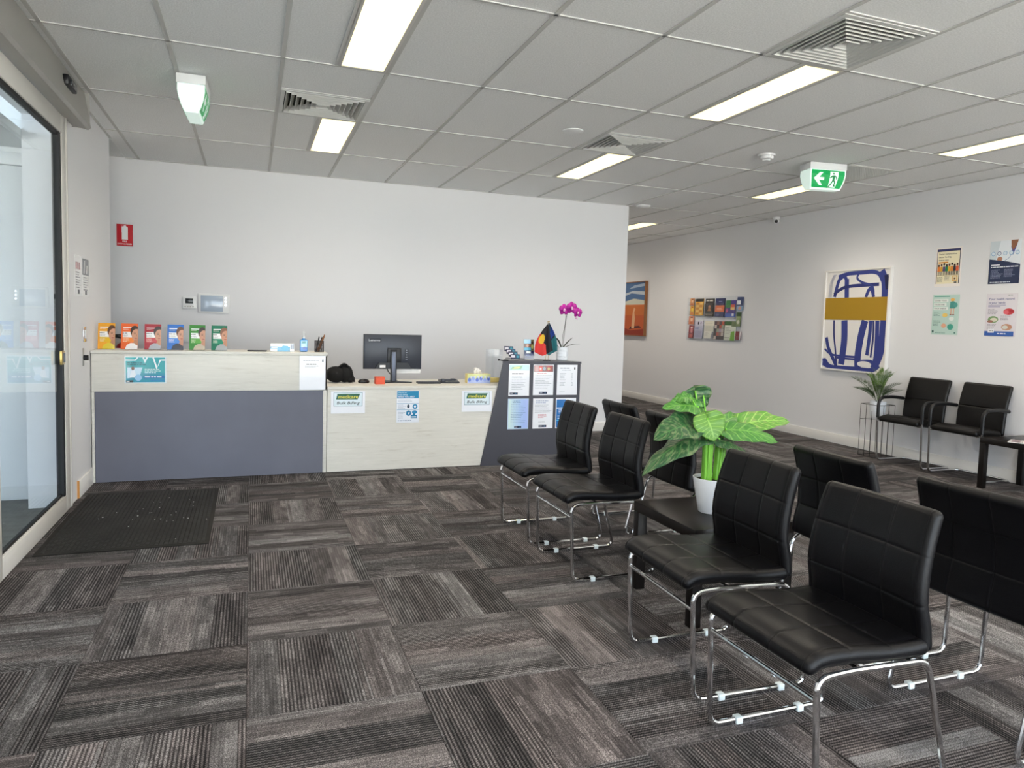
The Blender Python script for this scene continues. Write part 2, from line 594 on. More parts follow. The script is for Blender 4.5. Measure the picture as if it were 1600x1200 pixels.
class Print:
    """a flat sheet w x h (origin at its lower left, drawn on its -Y face) with layered ink"""
    def __init__(s, w, h, bg='#f2f3f5', thick=0.0015):
        s.w, s.h = w, h
        s.V, s.F, s.C = [], [], []
        s.k = 0
        x0, x1, z0, z1, t = -w / 2, w / 2, 0, h, thick
        s.t = t
        vs = [(x0, 0, z0), (x1, 0, z0), (x1, 0, z1), (x0, 0, z1), (x0, t, z0), (x1, t, z0), (x1, t, z1), (x0, t, z1)]
        s.V += vs
        c = hx(bg)
        for f in ((0, 1, 2, 3), (5, 4, 7, 6), (4, 0, 3, 7), (1, 5, 6, 2), (3, 2, 6, 7), (4, 5, 1, 0)):
            s.F.append(f)
            s.C.append(c)

    def poly(s, pts, c, new=True):
        if new:
            s.k += 1
        d = -0.00012 * s.k
        b = len(s.V)
        for ax_, lim_, sg_ in ((0, 0, 1), (0, s.w, -1), (1, 0, 1), (1, s.h, -1)):   # keep the ink on the sheet
            if all((p[ax_] - lim_) * sg_ >= 0 for p in pts):
                continue
            out = []
            for p0, p1 in zip(pts, list(pts[1:]) + [pts[0]]):
                d0, d1 = (p0[ax_] - lim_) * sg_, (p1[ax_] - lim_) * sg_
                if d0 >= 0:
                    out.append(p0)
                if (d0 >= 0) != (d1 >= 0):
                    f_ = d0 / (d0 - d1)
                    out.append((p0[0] + (p1[0] - p0[0]) * f_, p0[1] + (p1[1] - p0[1]) * f_))
            pts = out
            if len(pts) < 3:
                return
        s.V += [(x - s.w / 2, d, z) for x, z in pts]
        a = sum(pts[i][0] * pts[(i + 1) % len(pts)][1] - pts[(i + 1) % len(pts)][0] * pts[i][1] for i in range(len(pts)))
        idx = list(range(b, b + len(pts)))
        s.F.append(tuple(idx if a > 0 else idx[::-1]))
        s.C.append(hx(c))

    def rect(s, x, z, w, h, c, new=True):
        s.poly([(x, z), (x + w, z), (x + w, z + h), (x, z + h)], c, new)

    def disc(s, x, z, rx, rz, c, n=18, a0=0, a1=2 * PI):
        s.poly([(x + rx * math.cos(a0 + (a1 - a0) * k / n), z + rz * math.sin(a0 + (a1 - a0) * k / n)) for k in range(n if a1 - a0 > 6.2 else n + 1)], c)

    def line(s, pts, wd, c):
        """a stroke of even width with mitred joints, no overlapping pieces"""
        s.k += 1
        L, R = [], []
        n = len(pts)
        for i in range(n):
            p0, p1 = pts[max(i - 1, 0)], pts[min(i + 1, n - 1)]
            dx, dz = p1[0] - p0[0], p1[1] - p0[1]
            q = math.hypot(dx, dz) or 1
            nx, nz = -dz / q, dx / q
            m_ = wd / 2
            if 0 < i < n - 1:
                ax, az = pts[i][0] - p0[0], pts[i][1] - p0[1]
                la = math.hypot(ax, az) or 1
                m_ = wd / 2 / max(.35, abs(nx * (-az / la) + nz * (ax / la)))
            L.append((pts[i][0] + nx * m_, pts[i][1] + nz * m_))
            R.append((pts[i][0] - nx * m_, pts[i][1] - nz * m_))
        for i in range(n - 1):
            s.poly([R[i], R[i + 1], L[i + 1], L[i]], c, False)

    def curve(s, pts, wd, c, seg=8):
        out = []
        n = len(pts)
        for i in range(n - 1):
            p0, p1, p2, p3 = pts[max(i - 1, 0)], pts[i], pts[i + 1], pts[min(i + 2, n - 1)]
            for k in range(seg):
                t = k / seg
                out.append(tuple(0.5 * ((2 * p1[j]) + (-p0[j] + p2[j]) * t + (2 * p0[j] - 5 * p1[j] + 4 * p2[j] - p3[j]) * t * t
                                        + (-p0[j] + 3 * p1[j] - 3 * p2[j] + p3[j]) * t ** 3) for j in (0, 1)))
        out.append(tuple(pts[-1]))
        s.line(out, wd, c)

    def rows(s, x, z, w, n, dz, h, c, seed=1):
        """lines of print too small to read"""
        R = random.Random(seed)
        s.k += 1
        for i in range(n):
            xx = x
            end = x + w * R.uniform(0.6, 1.0)
            while xx < end - h:
                L = h * R.uniform(1.5, 5)
                s.rect(xx, z - i * dz, min(L, end - xx), h, c, False)
                xx += L + h * 0.8

    def text(s, t, x, z, size, c, align='l', bold=False, fit=None, shear=0.0, rot=0):
        vs, fs = text_polys(t, bold)
        if not vs:
            return
        mx = max(v[0] for v in vs)
        mn = min(v[0] for v in vs)
        sx = size
        if fit:
            sx = fit / (mx - mn)
        wd = (mx + mn) * sx
        ox = {'l': 0, 'c': -wd / 2, 'r': -wd}[align]
        s.k += 1
        d = -0.00012 * s.k
        b = len(s.V)
        for vx, vy in vs:
            px, pz = ox + vx * sx + vy * size * shear, vy * size
            if rot:
                px, pz = px * math.cos(rot) - pz * math.sin(rot), px * math.sin(rot) + pz * math.cos(rot)
            s.V.append((x + px - s.w / 2, d, z + pz))
        for f in fs:
            s.F.append(tuple(b + i for i in f))
            s.C.append(hx(c))

    def build(s, name, loc=(0, 0, 0), rz=0, tilt=0, gloss=True, parent=None, label=None, cat=None, group=None, bow=0):
        me = bpy.data.meshes.new(name)
        V = s.V
        me.from_pydata(V, [], s.F)
        ca = me.color_attributes.new('ink', 'FLOAT_COLOR', 'CORNER')
        dat = []
        for f, c in zip(s.F, s.C):
            dat += [c[0], c[1], c[2], 1.0] * len(f)
        ca.data.foreach_set('color', dat)
        me.materials.append(MATS['print_gloss' if gloss else 'print_matte'])
        o = bpy.data.objects.new(name, me)
        col.objects.link(o)
        o.location = loc
        o.rotation_euler = (-tilt, 0, rz)
        if parent is not None:
            o.parent = parent
        return tag(o, label, cat, group)


FACE_R = -PI / 2   # sheet on the right wall, looking towards -X
FACE_L = PI / 2    # sheet on the left wall

# ------------------------------------------------------------------ room shell
XL, XR, YB, YF, XC, ZC = -1.155, 6.56, 8.14, -3.0, 4.405, 2.823
YE = 14.0
m = MB()
m.box(-2.45, XR, YF, YB, -0.12, -0.007)
m.box(4.25, XR, YB, YE, -0.12, -0.007)
floor = struct('floor', m, 'carpet_base')
struct('wall_right', bx(XR, XR + .15, YF, YE, -0.12, ZC + 0.1), 'wall_paint')
struct('wall_back', bx(-2.45, XC, YB, YB + .12, -0.007, ZC + 0.1), 'wall_paint')
struct('wall_corridor', bx(XC - .12, XC, YB + .12, YE, -0.007, ZC + 0.1), 'wall_paint')
struct('wall_end', bx(XC - .12, XR, YE, YE + .15, -0.12, ZC + 0.1), 'wall_paint')
struct('wall_left', bx(-1.40, XL, 5.665, 7.27, -0.007, ZC + 0.1), 'wall_paint')
struct('wall_entry', bx(-1.40, XL, YF, 2.40, -0.007, ZC + 0.1), 'wall_paint')
struct('wall_lintel', bx(-1.40, XL, 2.40, 5.665, 2.60, ZC + 0.1), 'wall_paint')
struct('wall_recess', bx(-2.57, -2.45, 6.10, YB + .12, -0.12, ZC + 0.1), 'wall_paint')
# space beyond the sliding door
struct('wall_outer', bx(-5.2, -1.40, 5.95, 6.10, -0.12, 2.9), 'wall_paint_outer')
struct('ceiling_entry', bx(-5.2, -1.40, -1.9, 5.95, 2.43, 2.5), 'wall_paint_outer')
struct('floor_entry', bx(-5.2, -1.20, -3.0, 5.95, -0.12, -0.004), 'concrete')
struct('ground', bx(-30, 30, -40, -3.0, -0.3, -0.13), 'pavement')
m = MB()
for k in range(5):
    x = XL + (XR - XL) * k / 4
    m.box(max(XL, x - .03), min(XR, x + .03), YF, YF + .08, 0, ZC)
m.box(XL, XR, YF, YF + .08, -0.007, .06)
m.box(XL, XR, YF, YF + .08, 2.2, 2.26)
struct('window_1', m, 'aluminium')

struct('wall_light_block', bx(-5.35, -5.2, .6, 6.1, -0.12, 2.9), 'wall_paint_outer')  # unseen wall added to block daylight from the space beyond the glass
# skirting boards
struct('baseboard_back', bx(-2.45, XC, YB - .014, YB, -0.001, .115, bev=.003), 'trim_paint')
struct('baseboard_right', bx(XR - .014, XR, YF, YE, -0.001, .115, bev=.003), 'trim_paint')
struct('baseboard_corridor', bx(XC, XC + .014, YB + .002, YE, -0.001, .115, bev=.003), 'trim_paint')
o = struct('baseboard_left', bx(XL, XL + .014, 5.88, 7.27, -0.001, .125, bev=.003), 'trim_paint')
tag(bx(XL, XL + .013, 5.868, 5.88, -0.001, .125).build('end_grain', 'raw_wood', o), 'raw orange timber end')
struct('baseboard_entry', bx(-1.43 + .09, -1.401, 5.935, 5.949, -0.003, .14, bev=.003), 'trim_paint')

# ---- carpet tiles, quarter turned
S, FX, FY = 0.594, -0.014, 2.501
tile_cache = {}


def carpet_tile(i, j):
    cx, cy = FX + (i + .5) * S, FY + (j + .5) * S
    for (rx0, rx1, ry0, ry1) in ((XL, XR, -1.1, YB), (XC, XR, YB, 12.6), (-2.45, XL, 7.27, YB)):
        x0, x1 = max(cx - S / 2, rx0), min(cx + S / 2, rx1)
        y0, y1 = max(cy - S / 2, ry0), min(cy + S / 2, ry1)
        if x1 - x0 < .02 or y1 - y0 < .02:
            continue
        g = 0.0007
        a, b, c, d = x0 - cx + g, x1 - cx - g, y0 - cy + g, y1 - cy - g
        vert = (i + j) % 2 == 0
        if not vert:
            a, b, c, d = c, d, -b, -a      # rotate the rectangle by -90 deg, the object turns back
        key = tuple(round(v, 3) for v in (a, b, c, d))
        if key not in tile_cache:
            mb = MB()
            t, e, zz = 0.0, .0025, -.007
            vs = [(a, c, zz), (b, c, zz), (b, d, zz), (a, d, zz), (a, c, t - .0018), (b, c, t - .0018), (b, d, t - .0018), (a, d, t - .0018),
                  (a + e, c + e, t), (b - e, c + e, t), (b - e, d - e, t), (a + e, d - e, t)]
            q = [mb.bm.verts.new(v) for v in vs]
            for f in ((0, 1, 5, 4), (1, 2, 6, 5), (2, 3, 7, 6), (3, 0, 4, 7), (4, 5, 9, 8), (5, 6, 10, 9), (6, 7, 11, 10), (7, 4, 8, 11), (8, 9, 10, 11)):
                mb.bm.faces.new([q[k] for k in f])
            o = mb.build('carpet_tile', 'carpet', floor)
            tile_cache[key] = o.data
        else:
            o = bpy.data.objects.new('carpet_tile', tile_cache[key])
            col.objects.link(o)
            o.parent = floor
        o.location = (cx, cy, 0)
        o.rotation_euler = (0, 0, 0 if vert else PI / 2)


for i in range(-5, 12):
    for j in range(-7, 18):
        carpet_tile(i, j)

# ---- suspended ceiling
GX, GY = 0.167, 4.53
ZT = ZC + .006
m = MB()
m.box(-2.45, XR, YF, YB, ZC + .06, ZC + .1)
m.box(XC, XR, YB, YE, ZC + .06, ZC + .1)
ceiling = struct('ceiling', m, 'ceiling_bar')
ct_cache = {}


def ceil_tile(x0, x1, y0, y1):
    for (rx0, rx1, ry0, ry1) in ((XL, XR, YF, YB), (XC, XR, YB, YE), (-2.45, XL, 7.27, YB)):
        a, b, c, d = max(x0, rx0), min(x1, rx1), max(y0, ry0), min(y1, ry1)
        if b - a < .02 or d - c < .02:
            continue
        w_, h_ = round(b - a, 3), round(d - c, 3)
        if (w_, h_) not in ct_cache:
            g = .002
            o = bx(-w_ / 2 + g, w_ / 2 - g, -h_ / 2 + g, h_ / 2 - g, 0, .014).build('ceiling_tile', 'ceiling_tile', ceiling)
            ct_cache[(w_, h_)] = o.data
        else:
            o = bpy.data.objects.new('ceiling_tile', ct_cache[(w_, h_)])
            col.objects.link(o)
            o.parent = ceiling
        o.location = ((a + b) / 2, (c + d) / 2, ZT)


LIGHTS = [(0, -1), (0, 1), (4, -1), (4, 1), (8, -1), (8, 1), (8, 4), (8, 6), (0, -3), (4, -3), (8, -3), (0, -5), (4, -5), (8, -5)]  # the last corridor panel is out of sight, added to brighten the corridor
VENTS = [(0, 0), (4, 0), (4, -2), (8, 0)]
for i in range(-5, 12):
    for j in range(-7, 8):
        x0, y0 = GX + .6 * i, GY + 1.2 * j
        if (i, j) in LIGHTS:
            ceil_tile(x0, x0 + .3, y0, y0 + 1.2)
        elif (i, j) in VENTS:
            ceil_tile(x0, x0 + .6, y0, y0 + .6)
        else:
            ceil_tile(x0, x0 + .6, y0, y0 + 1.2)
BW = .012


def bar(x0, x1, y0, y1):
    bx(x0, x1, y0, y1, ZC, ZT - .0004).build('ceiling_bar', 'ceiling_bar', ceiling)


for i in range(-4, 12):
    x = GX + .6 * i
    if XL < x < XR:
        bar(x - BW, x + BW, YF, YB)
    elif x < XL and x > -2.4:
        bar(x - BW, x + BW, 7.27, YB)
    if XC < x < XR:
        bar(x - BW, x + BW, YB, YE)
for j in range(-6, 8):
    y = GY + 1.2 * j
    if y < 7.9:
        bar(XL, XR, y - BW * .7, y + BW * .7)
    elif y < YE:
        bar(XC, XR, y - BW * .7, y + BW * .7)
for (i, j) in VENTS:
    x0, y0 = GX + .6 * i, GY + 1.2 * j + .6
    bar(x0 + BW, x0 + .6 - BW, y0 - BW * .7, y0 + BW * .7)
for (i, j) in LIGHTS:
    x0, y0 = GX + .6 * i + .3, GY + 1.2 * j
    bar(x0 - BW, x0 + BW, y0 + BW, y0 + 1.2 - BW)
bar(XL, XL + .02, 5.665, 7.27)
bar(XR - .02, XR, YF, YE)
bar(XL, XC, YB - .02, YB)

# ---- light panels
names = {(0, -1): 'large warm light panel at top left of the ceiling, nearest above the counter side',
         (0, 1): 'short looking warm light panel directly behind the square vent on the left',
         (4, -1): 'long warm light panel in front of the big vent at upper right',
         (4, 1): 'warm light panel touching the small middle vent near the back wall',
         (8, -1): 'warm light panel at the right edge of the ceiling, cut by the frame',
         (8, 1): 'warm light panel partly hidden behind the hanging green exit sign',
         (8, 4): 'small far light panel above the corridor beside the end of the back wall'}
L0 = empty('ceiling_light')
f = MB()
f.box(.012, .288, .012, 1.188, -.004, .02)
# frame ring: cut by building four strips instead of one slab
f.bm.free()
f = MB()
for a in ((.008, .026, .01, 1.19), (.272, .290, .01, 1.19), (.026, .272, .01, .024), (.026, .272, 1.176, 1.19)):
    f.box(a[0], a[1], a[2], a[3], -.004, .014)
f.build('frame', 'panel_frame', L0)
bx(.026, .272, .024, 1.176, -.001, .006).build('diffuser', 'panel_light', L0)
first = True
for (i, j) in LIGHTS:
    loc = (GX + .6 * i + .3, GY + 1.2 * j, ZC + .004)
    lb = names.get((i, j)) or 'ceiling light panel %s the viewer, in the %s row of panels' % (
        'added out of sight far down the corridor from' if j == 6 else 'just above and before' if j == -3 else 'well behind', {0: 'left', 4: 'middle', 8: 'right'}[i])
    if first:
        L0.location = loc
        o = L0
        first = False
    else:
        o = copy_tree(L0, loc)
    tag(o, lb, 'ceiling light', 'recessed light panels in the ceiling')
    for dy in (.3, .9):      # invisible spots added just under the diffuser to strengthen the panel's light
        ld = bpy.data.lights.new('panel_fill_spot', 'SPOT')
        ld.energy = LAMP
        ld.color = (1.0, 0.89, 0.76)
        ld.shadow_soft_size = 0.0
        ld.spot_size = math.radians(165)
        ld.spot_blend = 1.0
        lo = bpy.data.objects.new('panel_fill_spot', ld)
        lo.location = (loc[0] + .149, loc[1] + dy, ZC - .012)
        col.objects.link(lo)

# ---- louvred vents
V0 = empty('air_vent')
vb = MB()
for s_, e_ in ((.288, .262),):
    for (a, b, c, d) in ((-s_, s_, -s_, -e_), (-s_, s_, e_, s_), (-s_, -e_, -e_, e_), (e_, s_, -e_, e_)):
        vb.box(a, b, c, d, -.006, .004)
vb.build('frame', 'vent_metal', V0)
bx(-.262, .262, -.262, .262, .045, .05).build('backing', 'vent_shadow', V0)
for k in range(7):
    ro = .255 - k * .035
    ri = ro - .026
    lv = MB()
    th = .0015
    q = [[lv.bm.verts.new((sx * r_, sy * r_, z_)) for sx, sy in ((-1, -1), (1, -1), (1, 1), (-1, 1))]
         for r_, z_ in ((ro + .001, -.010), (ro + .001, -.003), (ri, .030), (ri - th, .030), (ro - .002, -.003), (ro - .002, -.010))]
    for a in range(6):
        for b in range(4):
            c = (b + 1) % 4
            lv.bm.faces.new((q[a][b], q[a][c], q[(a + 1) % 6][c], q[(a + 1) % 6][b]))
    lv.build('louvre', 'vent_metal', V0)
bx(-.008, .008, -.008, .008, .0, .03).build('hub', 'vent_metal', V0)
vnames = {(0, 0): 'square louvred ceiling vent at left, just in front of the short light panel',
          (4, 0): 'smaller looking louvred vent near the middle, touching a light panel toward the back wall',
          (4, -2): 'largest louvred ceiling vent at the upper right'}
for n_, (i, j) in enumerate(VENTS[:3]):
    loc = (GX + .6 * i + .3, GY + 1.2 * j + .9, ZC + .003)
    if n_ == 0:
        V0.location = loc
        o = V0
    else:
        o = copy_tree(V0, loc)
    tag(o, vnames[(i, j)], 'vent', 'louvred ceiling vents')
# egg-crate return grille
G0 = empty('return_grille', (GX + .6 * 8 + .3, GY + .9, ZC + .003), 0, 'flat bluish grey grid return air grille behind the green exit sign', 'vent')
g = MB()
for (a, b, c, d) in ((-.288, .288, -.288, -.27), (-.288, .288, .27, .288), (-.288, -.27, -.27, .27), (.27, .288, -.27, .27)):
    g.box(a, b, c, d, -.004, .004)
g.build('frame', 'vent_metal', G0)
g = MB()
for k in range(1, 27):
    t = -.27 + .54 * k / 27
    g.box(t - .001, t + .001, -.27, .27, -.002, .012)
    g.box(-.27, .27, t - .001, t + .001, -.002, .012)
gg = g.build('grid', 'vent_metal', G0)
gg['kind'] = 'stuff'
bx(-.27, .27, -.27, .27, .03, .034).build('backing', 'steel_blue', G0)

# ------------------------------------------------------------------ sliding entrance door
def sliding_leaf(name, y0, y1, label):
    D = empty(name)
    D['kind'] = 'structure'
    D.location = (-1.165, (y0 + y1) / 2, 0)
    h = (y1 - y0) / 2
    T = .025
    for a, b in ((-h, -h + .13), (h - .11, h)):
        bx(-T, T, a, b, .006, 2.585, bev=.003).build('stile', 'aluminium', D)
    bx(-T, T, -h + .13, h - .11, .006, .115, bev=.003).build('rail', 'aluminium', D)
    bx(-T, T, -h + .13, h - .11, 2.465, 2.585, bev=.003).build('rail', 'aluminium', D)
    g = MB()
    a, b = -h + .13, h - .11
    g.box(-T + .004, T - .004, b - .045, b, .115, 2.465)
    g.box(-T + .004, T - .004, a, a + .012, .115, 2.465)
    g.box(-.009, .009, a, b, .115, .131)
    g.box(-.014, .014, a, b, 2.44, 2.465)
    g.build('gasket', 'dark_gap', D)
    bx(-.004, .004, a + .012, b - .045, .131, 2.44).build('glass', 'door_glass', D)
    return D


d1 = sliding_leaf('door_1', 4.03, 5.60, '')
lk = bx(.021, .034, .560, .640, .985, 1.075, bev=.003).build('latch', 'gold', d1)
bx(.034, .038, .600, .636, 1.0, 1.06, bev=.001).build('latch_plate', 'steel_blue', lk)
d2 = sliding_leaf('door_2', 2.44, 4.01, '')
# fixed jamb and track cover
jb = MB()
jb.box(-1.20, XL - .001, 5.603, 5.664, 0, 2.6, bev=.002)
jb.box(XL - .001, XL + .014, 5.640, 5.664, 0, 2.6, bev=.002)
struct('trim_1', jb, 'aluminium')
hd = MB()
hd.prism([(XL - .001, 2.60), (-1.052, 2.575), (-1.035, 2.590), (-1.072, ZC), (XL - .001, ZC)], -5.84, -0.5,
         m=Matrix(((1, 0, 0, 0), (0, 0, -1, 0), (0, 1, 0, 0), (0, 0, 0, 1))))
hdr = struct('trim_2', hd, 'grey_metal')
bx(-1.150, -1.042, 5.84, 5.846, 2.585, ZC).build('end_cap', 'grey_metal', hdr)
sn = empty('motion_sensor', (-1.062, 5.27, 2.72), 0, 'small black motion sensor on the grey header above the glass door', 'sensor')
mb = MB()
mb.box(0, .035, -.115, .115, -.030, .030, bev=.008)
mb.build('housing', 'black_plastic', sn)
bx(.028, .042, -.07, .07, -.026, .012, bev=.006).build('lens', 'lcd', sn)

# door on the far side of the glass
D = empty('door_3', (-1.44, 5.95, 0))
D['kind'] = 'structure'
bx(-.82, 0, -.022, -.004, .012, 2.30, bev=.002).build('leaf', 'door_paint', D)
ar = MB()
ar.box(.006, .085, -.034, -.0005, 0, 2.39, bev=.004)
ar.box(-.90, .006, -.034, -.0005, 2.306, 2.39, bev=.004)
ar.box(-.90, -.826, -.034, -.0005, 0, 2.306, bev=.004)
ar.build('architrave', 'door_paint', D)
for z in (.30, 2.05):
    h_ = MB()
    h_.cyl(.004, -.030, z, z + .10, .007, n=10)
    h_.box(-.02, .004, -.026, -.021, z, z + .10)
    h_.build('hinge', 'chrome', D)
# ribbed mat outside
mt = MB()
mt.box(-2.6, -1.45, 3.2, 5.0, -.004, .004)
for k in range(46):
    mt.box(-2.58, -1.47, 3.22 + k * .0385, 3.235 + k * .0385, .004, .009)
tag(mt.build('entry_mat', 'concrete'), 'grey ribbed mat on the floor outside the glass door', 'mat')

# ------------------------------------------------------------------ things on the left wall
p = Print(.235, .285, '#efefef')
p.rect(.02, .02, .195, .245, '#f5f5f5')
for k, c in ((0, '#b0323c'), (1, '#7a3038'), (2, '#b0323c')):
    p.rect(.03 + k * .05, .19, .035, .05, c)
p.rows(.03, .165, .17, 7, .018, .006, '#555558', 3)
p.rect(.085, .015, .06, .03, '#333')
p.build('notice', (XL + .002, 6.0, 1.438), FACE_L, label='white notice with a red heading, left of two on the left wall', cat='notice', group='two notices on the left wall')
p = Print(.22, .275, '#f2f2f2')
p.rect(0, .155, .22, .12, '#66676a')
p.poly([(.03, .165), (.07, .165), (.09, .26), (.05, .26)], '#d8d8d8')
p.poly([(.12, .165), (.16, .165), (.18, .23), (.14, .23)], '#d8d8d8')
p.rows(.03, .135, .16, 6, .018, .006, '#555558', 4)
p.rect(.08, .012, .06, .03, '#333')
p.build('notice', (XL + .002, 6.24, 1.44), FACE_L, label='notice with dark grey top half, right of two on the left wall', cat='notice', group='two notices on the left wall')
sw = empty('wall_switch', (XL, 6.17, 1.16), 0, 'small chrome framed switch plate on the left wall above the counter end', 'switch')
bx(.0, .006, -.045, .045, -.055, .055, bev=.002).build('plate', 'chrome', sw)
bx(.006, .012, -.012, .032, -.032, .032, bev=.003).build('rocker', 'white_plastic', sw)
kl = empty('key_switch', (XL, 6.12, .99), 0, 'narrow metal key switch with a black knob on the left wall', 'switch')
bx(.0, .004, -.02, .02, -.06, .07, bev=.001).build('plate', 'grey_metal', kl)
mb = MB()
mb.cyl(0, 0, 0, .035, .02, m=Matrix.Rotation(PI / 2, 4, 'Y'))
mb.build('knob', 'black_plastic', kl)

# ------------------------------------------------------------------ back wall
p = Print(.142, .212, '#b3141f', thick=.003)
p.rect(.004, .004, .134, .204, '#c8202b')
p.rect(.046, .062, .052, .120, '#f2f2f2')
p.disc(.072, .178, .026, .016, '#f2f2f2')
p.rect(.063, .188, .020, .012, '#f2f2f2')
p.line([(.050, .196), (.046, .176), (.046, .13)], .004, '#f2f2f2')
p.text('FIRE', .071, .038, .022, '#ffffff', 'c', True)
p.text('EXTINGUISHER', .071, .014, .018, '#ffffff', 'c', True, fit=.125)
p.build('fire_sign', (-1.165, YB - .004, 1.974), 0, label='red fire extinguisher sign on the back wall', cat='sign')
th = empty('thermostat', (-.59, YB, 1.44), 0, 'small white thermostat with a dark display on the back wall', 'thermostat')
bx(-.066, .066, -.022, 0, -.062, .062, bev=.006).build('housing', 'white_plastic', th)
bx(-.036, .036, -.0245, -.021, -.008, .042, bev=.001).build('display', 'lcd', th)
for k in range(4):
    bx(-.044 + k * .024, -.030 + k * .024, -.025, -.021, -.044, -.034, bev=.001).build('button', 'grey_metal', th)
ic = empty('intercom', (-.362, YB, 1.44), 0, 'silver framed intercom panel with a pale blue screen on the back wall', 'intercom')
bx(-.148, .148, -.022, 0, -.098, .098, bev=.005).build('housing', 'white_plastic', ic)
bx(-.122, .086, -.0245, -.021, -.082, .078, bev=.001).build('screen', 'screen_glass', ic)
for k in range(3):
    mb = MB()
    mb.cyl(.114, 0, .021, .026, .010, n=14, m=Matrix.Rotation(PI / 2, 4, 'X'))
    o = mb.build('button', 'chrome', ic)
    o.location = (0, 0, .055 - k * .035)
so = empty('wall_socket', (-.61, YB, 1.07), 0, 'white double power socket low on the back wall behind the booklets', 'socket')
bx(-.058, .058, -.010, 0, -.036, .036, bev=.003).build('plate', 'white_plastic', so)
for sx in (-.028, .028):
    bx(sx - .006, sx + .006, -.014, -.009, .008, .024, bev=.001).build('rocker', 'white_plastic', so)
ex = empty('fire_extinguisher', (-1.165, YB - .1, .56), 0, 'fire extinguisher with black handle on the back wall, seen between booklets', 'extinguisher')
mb = MB()
mb.lathe([(.0, 0), (.07, .0), (.078, .02), (.078, .40), (.06, .45), (.025, .475), (.02, .50), (0, .50)])
mb.build('cylinder', 'red_paint', ex)
mb = MB()
mb.box(-.015, .015, -.02, .02, .50, .525, bev=.004)
mb.box(-.10, .02, -.012, .012, .535, .548, bev=.004)
mb.box(-.09, .01, -.010, .010, .515, .523, bev=.003)
mb.build('handle', 'black_plastic', ex)
mb = MB()
mb.tube(rounded([(-.01, -.01, .51), (-.13, -.03, .55), (-.17, -.03, .45), (-.10, -.06, .18)], .06), .011)
mb.build('hose', 'black_plastic', ex)

# ------------------------------------------------------------------ reception counter
YD = 6.36
HC = empty('reception_counter', (-.285, YD, 0), 0, 'high reception counter with pale timber top band over a grey panel', 'counter')
X0, X1 = -.862, .888
mb = MB()
mb.box(X0, X1, 0, .022, .715, 1.008, bev=.001)
mb.build('front_band', 'oak_white', HC)
bx(X0 + .020, X1 - .03, .004, .022, .004, .712).build('front_panel', 'grey_laminate', HC)
bx(X0, X0 + .018, .0, .30, .004, .712).build('side_panel', 'oak_white', HC)
bx(X1 - .03, X1, 0, .36, .004, 1.008, bev=.001).build('side_panel', 'oak_white', HC)
bx(X0 - .002, X1 + .003, -.006, .37, 1.009, 1.034, bev=.0015).build('counter_top', 'oak_white', HC)
bx(X0, X1 - .03, .022, .60, .70, .72).build('work_shelf', 'oak_white', HC)
LD = empty('reception_desk', (1.35, YD, 0), 0, 'low reception desk with pale timber front below the monitor', 'desk')
X0, X1 = -.742, .85
mb = MB()
mb.prism([(X0, .006), (.640, .006), (.772, .722), (X0, .722)], -.02, 0, m=Matrix(((1, 0, 0, 0), (0, 0, -1, 0), (0, 1, 0, 0), (0, 0, 0, 1))))
mb.build('front_panel', 'oak_white', LD)
mb = MB()
mb.prism([(X0, -.004), (.776, -.004), (.776, .004), (1.03, .004), (1.03, .70), (X0, .70)], .724, .746)
mb.build('desk_top', 'oak_white', LD)
bx(X0, X0 + .02, .021, .66, .006, .722).build('side_panel', 'oak_white', LD)
EP = empty('end_cabinet', (2.5, YD, 0), 0, 'grey end cabinet with slanted left side carrying six notices', 'cabinet')
prof = [(-.515, 0), (.473, 0), (.473, .955), (-.318, .955)]
XZ = Matrix(((1, 0, 0, 0), (0, 0, -1, 0), (0, 1, 0, 0), (0, 0, 0, 1)))
mb = MB()
mb.prism(prof, .014, .0, m=XZ)
mb.build('front_panel', 'dark_laminate', EP).location = (0, 0, 0)
mb = MB()
mb.prism([(-.325, -.017), (.480, -.017), (.480, .02), (.02, .62), (-.07, .62)], .956, .976)
mb.build('cabinet_top', 'dark_laminate', EP)
mb = MB()
mb.prism([(-.10, .001), (.46, .001), (.0, .58), (-.06, .58)], 0.001, .955)
mb.build('body', 'dark_laminate', EP)


# ---- notices on the counter
def sheet(w_, h_, x0, z0, name='notice', bg='#eceef4'):
    return Print(w_, h_, bg), (x0 + w_ / 2, YD - (.0165 if x0 > 2.2 else .006), z0)


def logo_strip(p, x, z, w_, h_):
    p.rect(x, z, w_, h_, '#1b2340')
    p.rect(x + w_ * .08, z + h_ * .4, w_ * .34, h_ * .22, '#c8ccd8')
    p.disc(x + w_ * .75, z + h_ * .5, h_ * .3, h_ * .3, '#3a6b8c', 10)


# teal poster
p, l = sheet(.292, .212, -.921, .778, bg='#dfe9ec')
p.rect(.008, .008, .276, .196, '#2aa0a8')
p.rect(.008, .008, .276, .075, '#1f8fa8')
p.line([(.008, .182), (.075, .182), (.092, .204)], .010, '#e9f3f5')
p.line([(.13, .204), (.142, .172), (.158, .204)], .010, '#e9f3f5')
p.line([(.20, .204), (.226, .118), (.25, .184), (.284, .184)], .011, '#e9f3f5')
p.rows(.02, .158, .14, 2, .014, .006, '#0e4f5c', 9)
p.poly([(.02, .125), (.125, .125), (.105, .055), (.02, .04)], '#c4dff0')
p.disc(.058, .118, .011, .014, '#7a5544')
p.poly([(.035, .045), (.045, .1), (.07, .103), (.085, .045)], '#eef4fb')
p.disc(.095, .045, .025, .025, '#8fc1e4')
p.rows(.14, .108, .13, 3, .013, .005, '#d6eef0', 10)
p.rect(.13, .040, .15, .022, '#0d6aa8')
p.rows(.14, .047, .12, 1, .02, .008, '#ffffff', 2)
p.rect(.18, .016, .10, .012, '#1580b8')
p.rect(.01, .008, .05, .016, '#10262c')
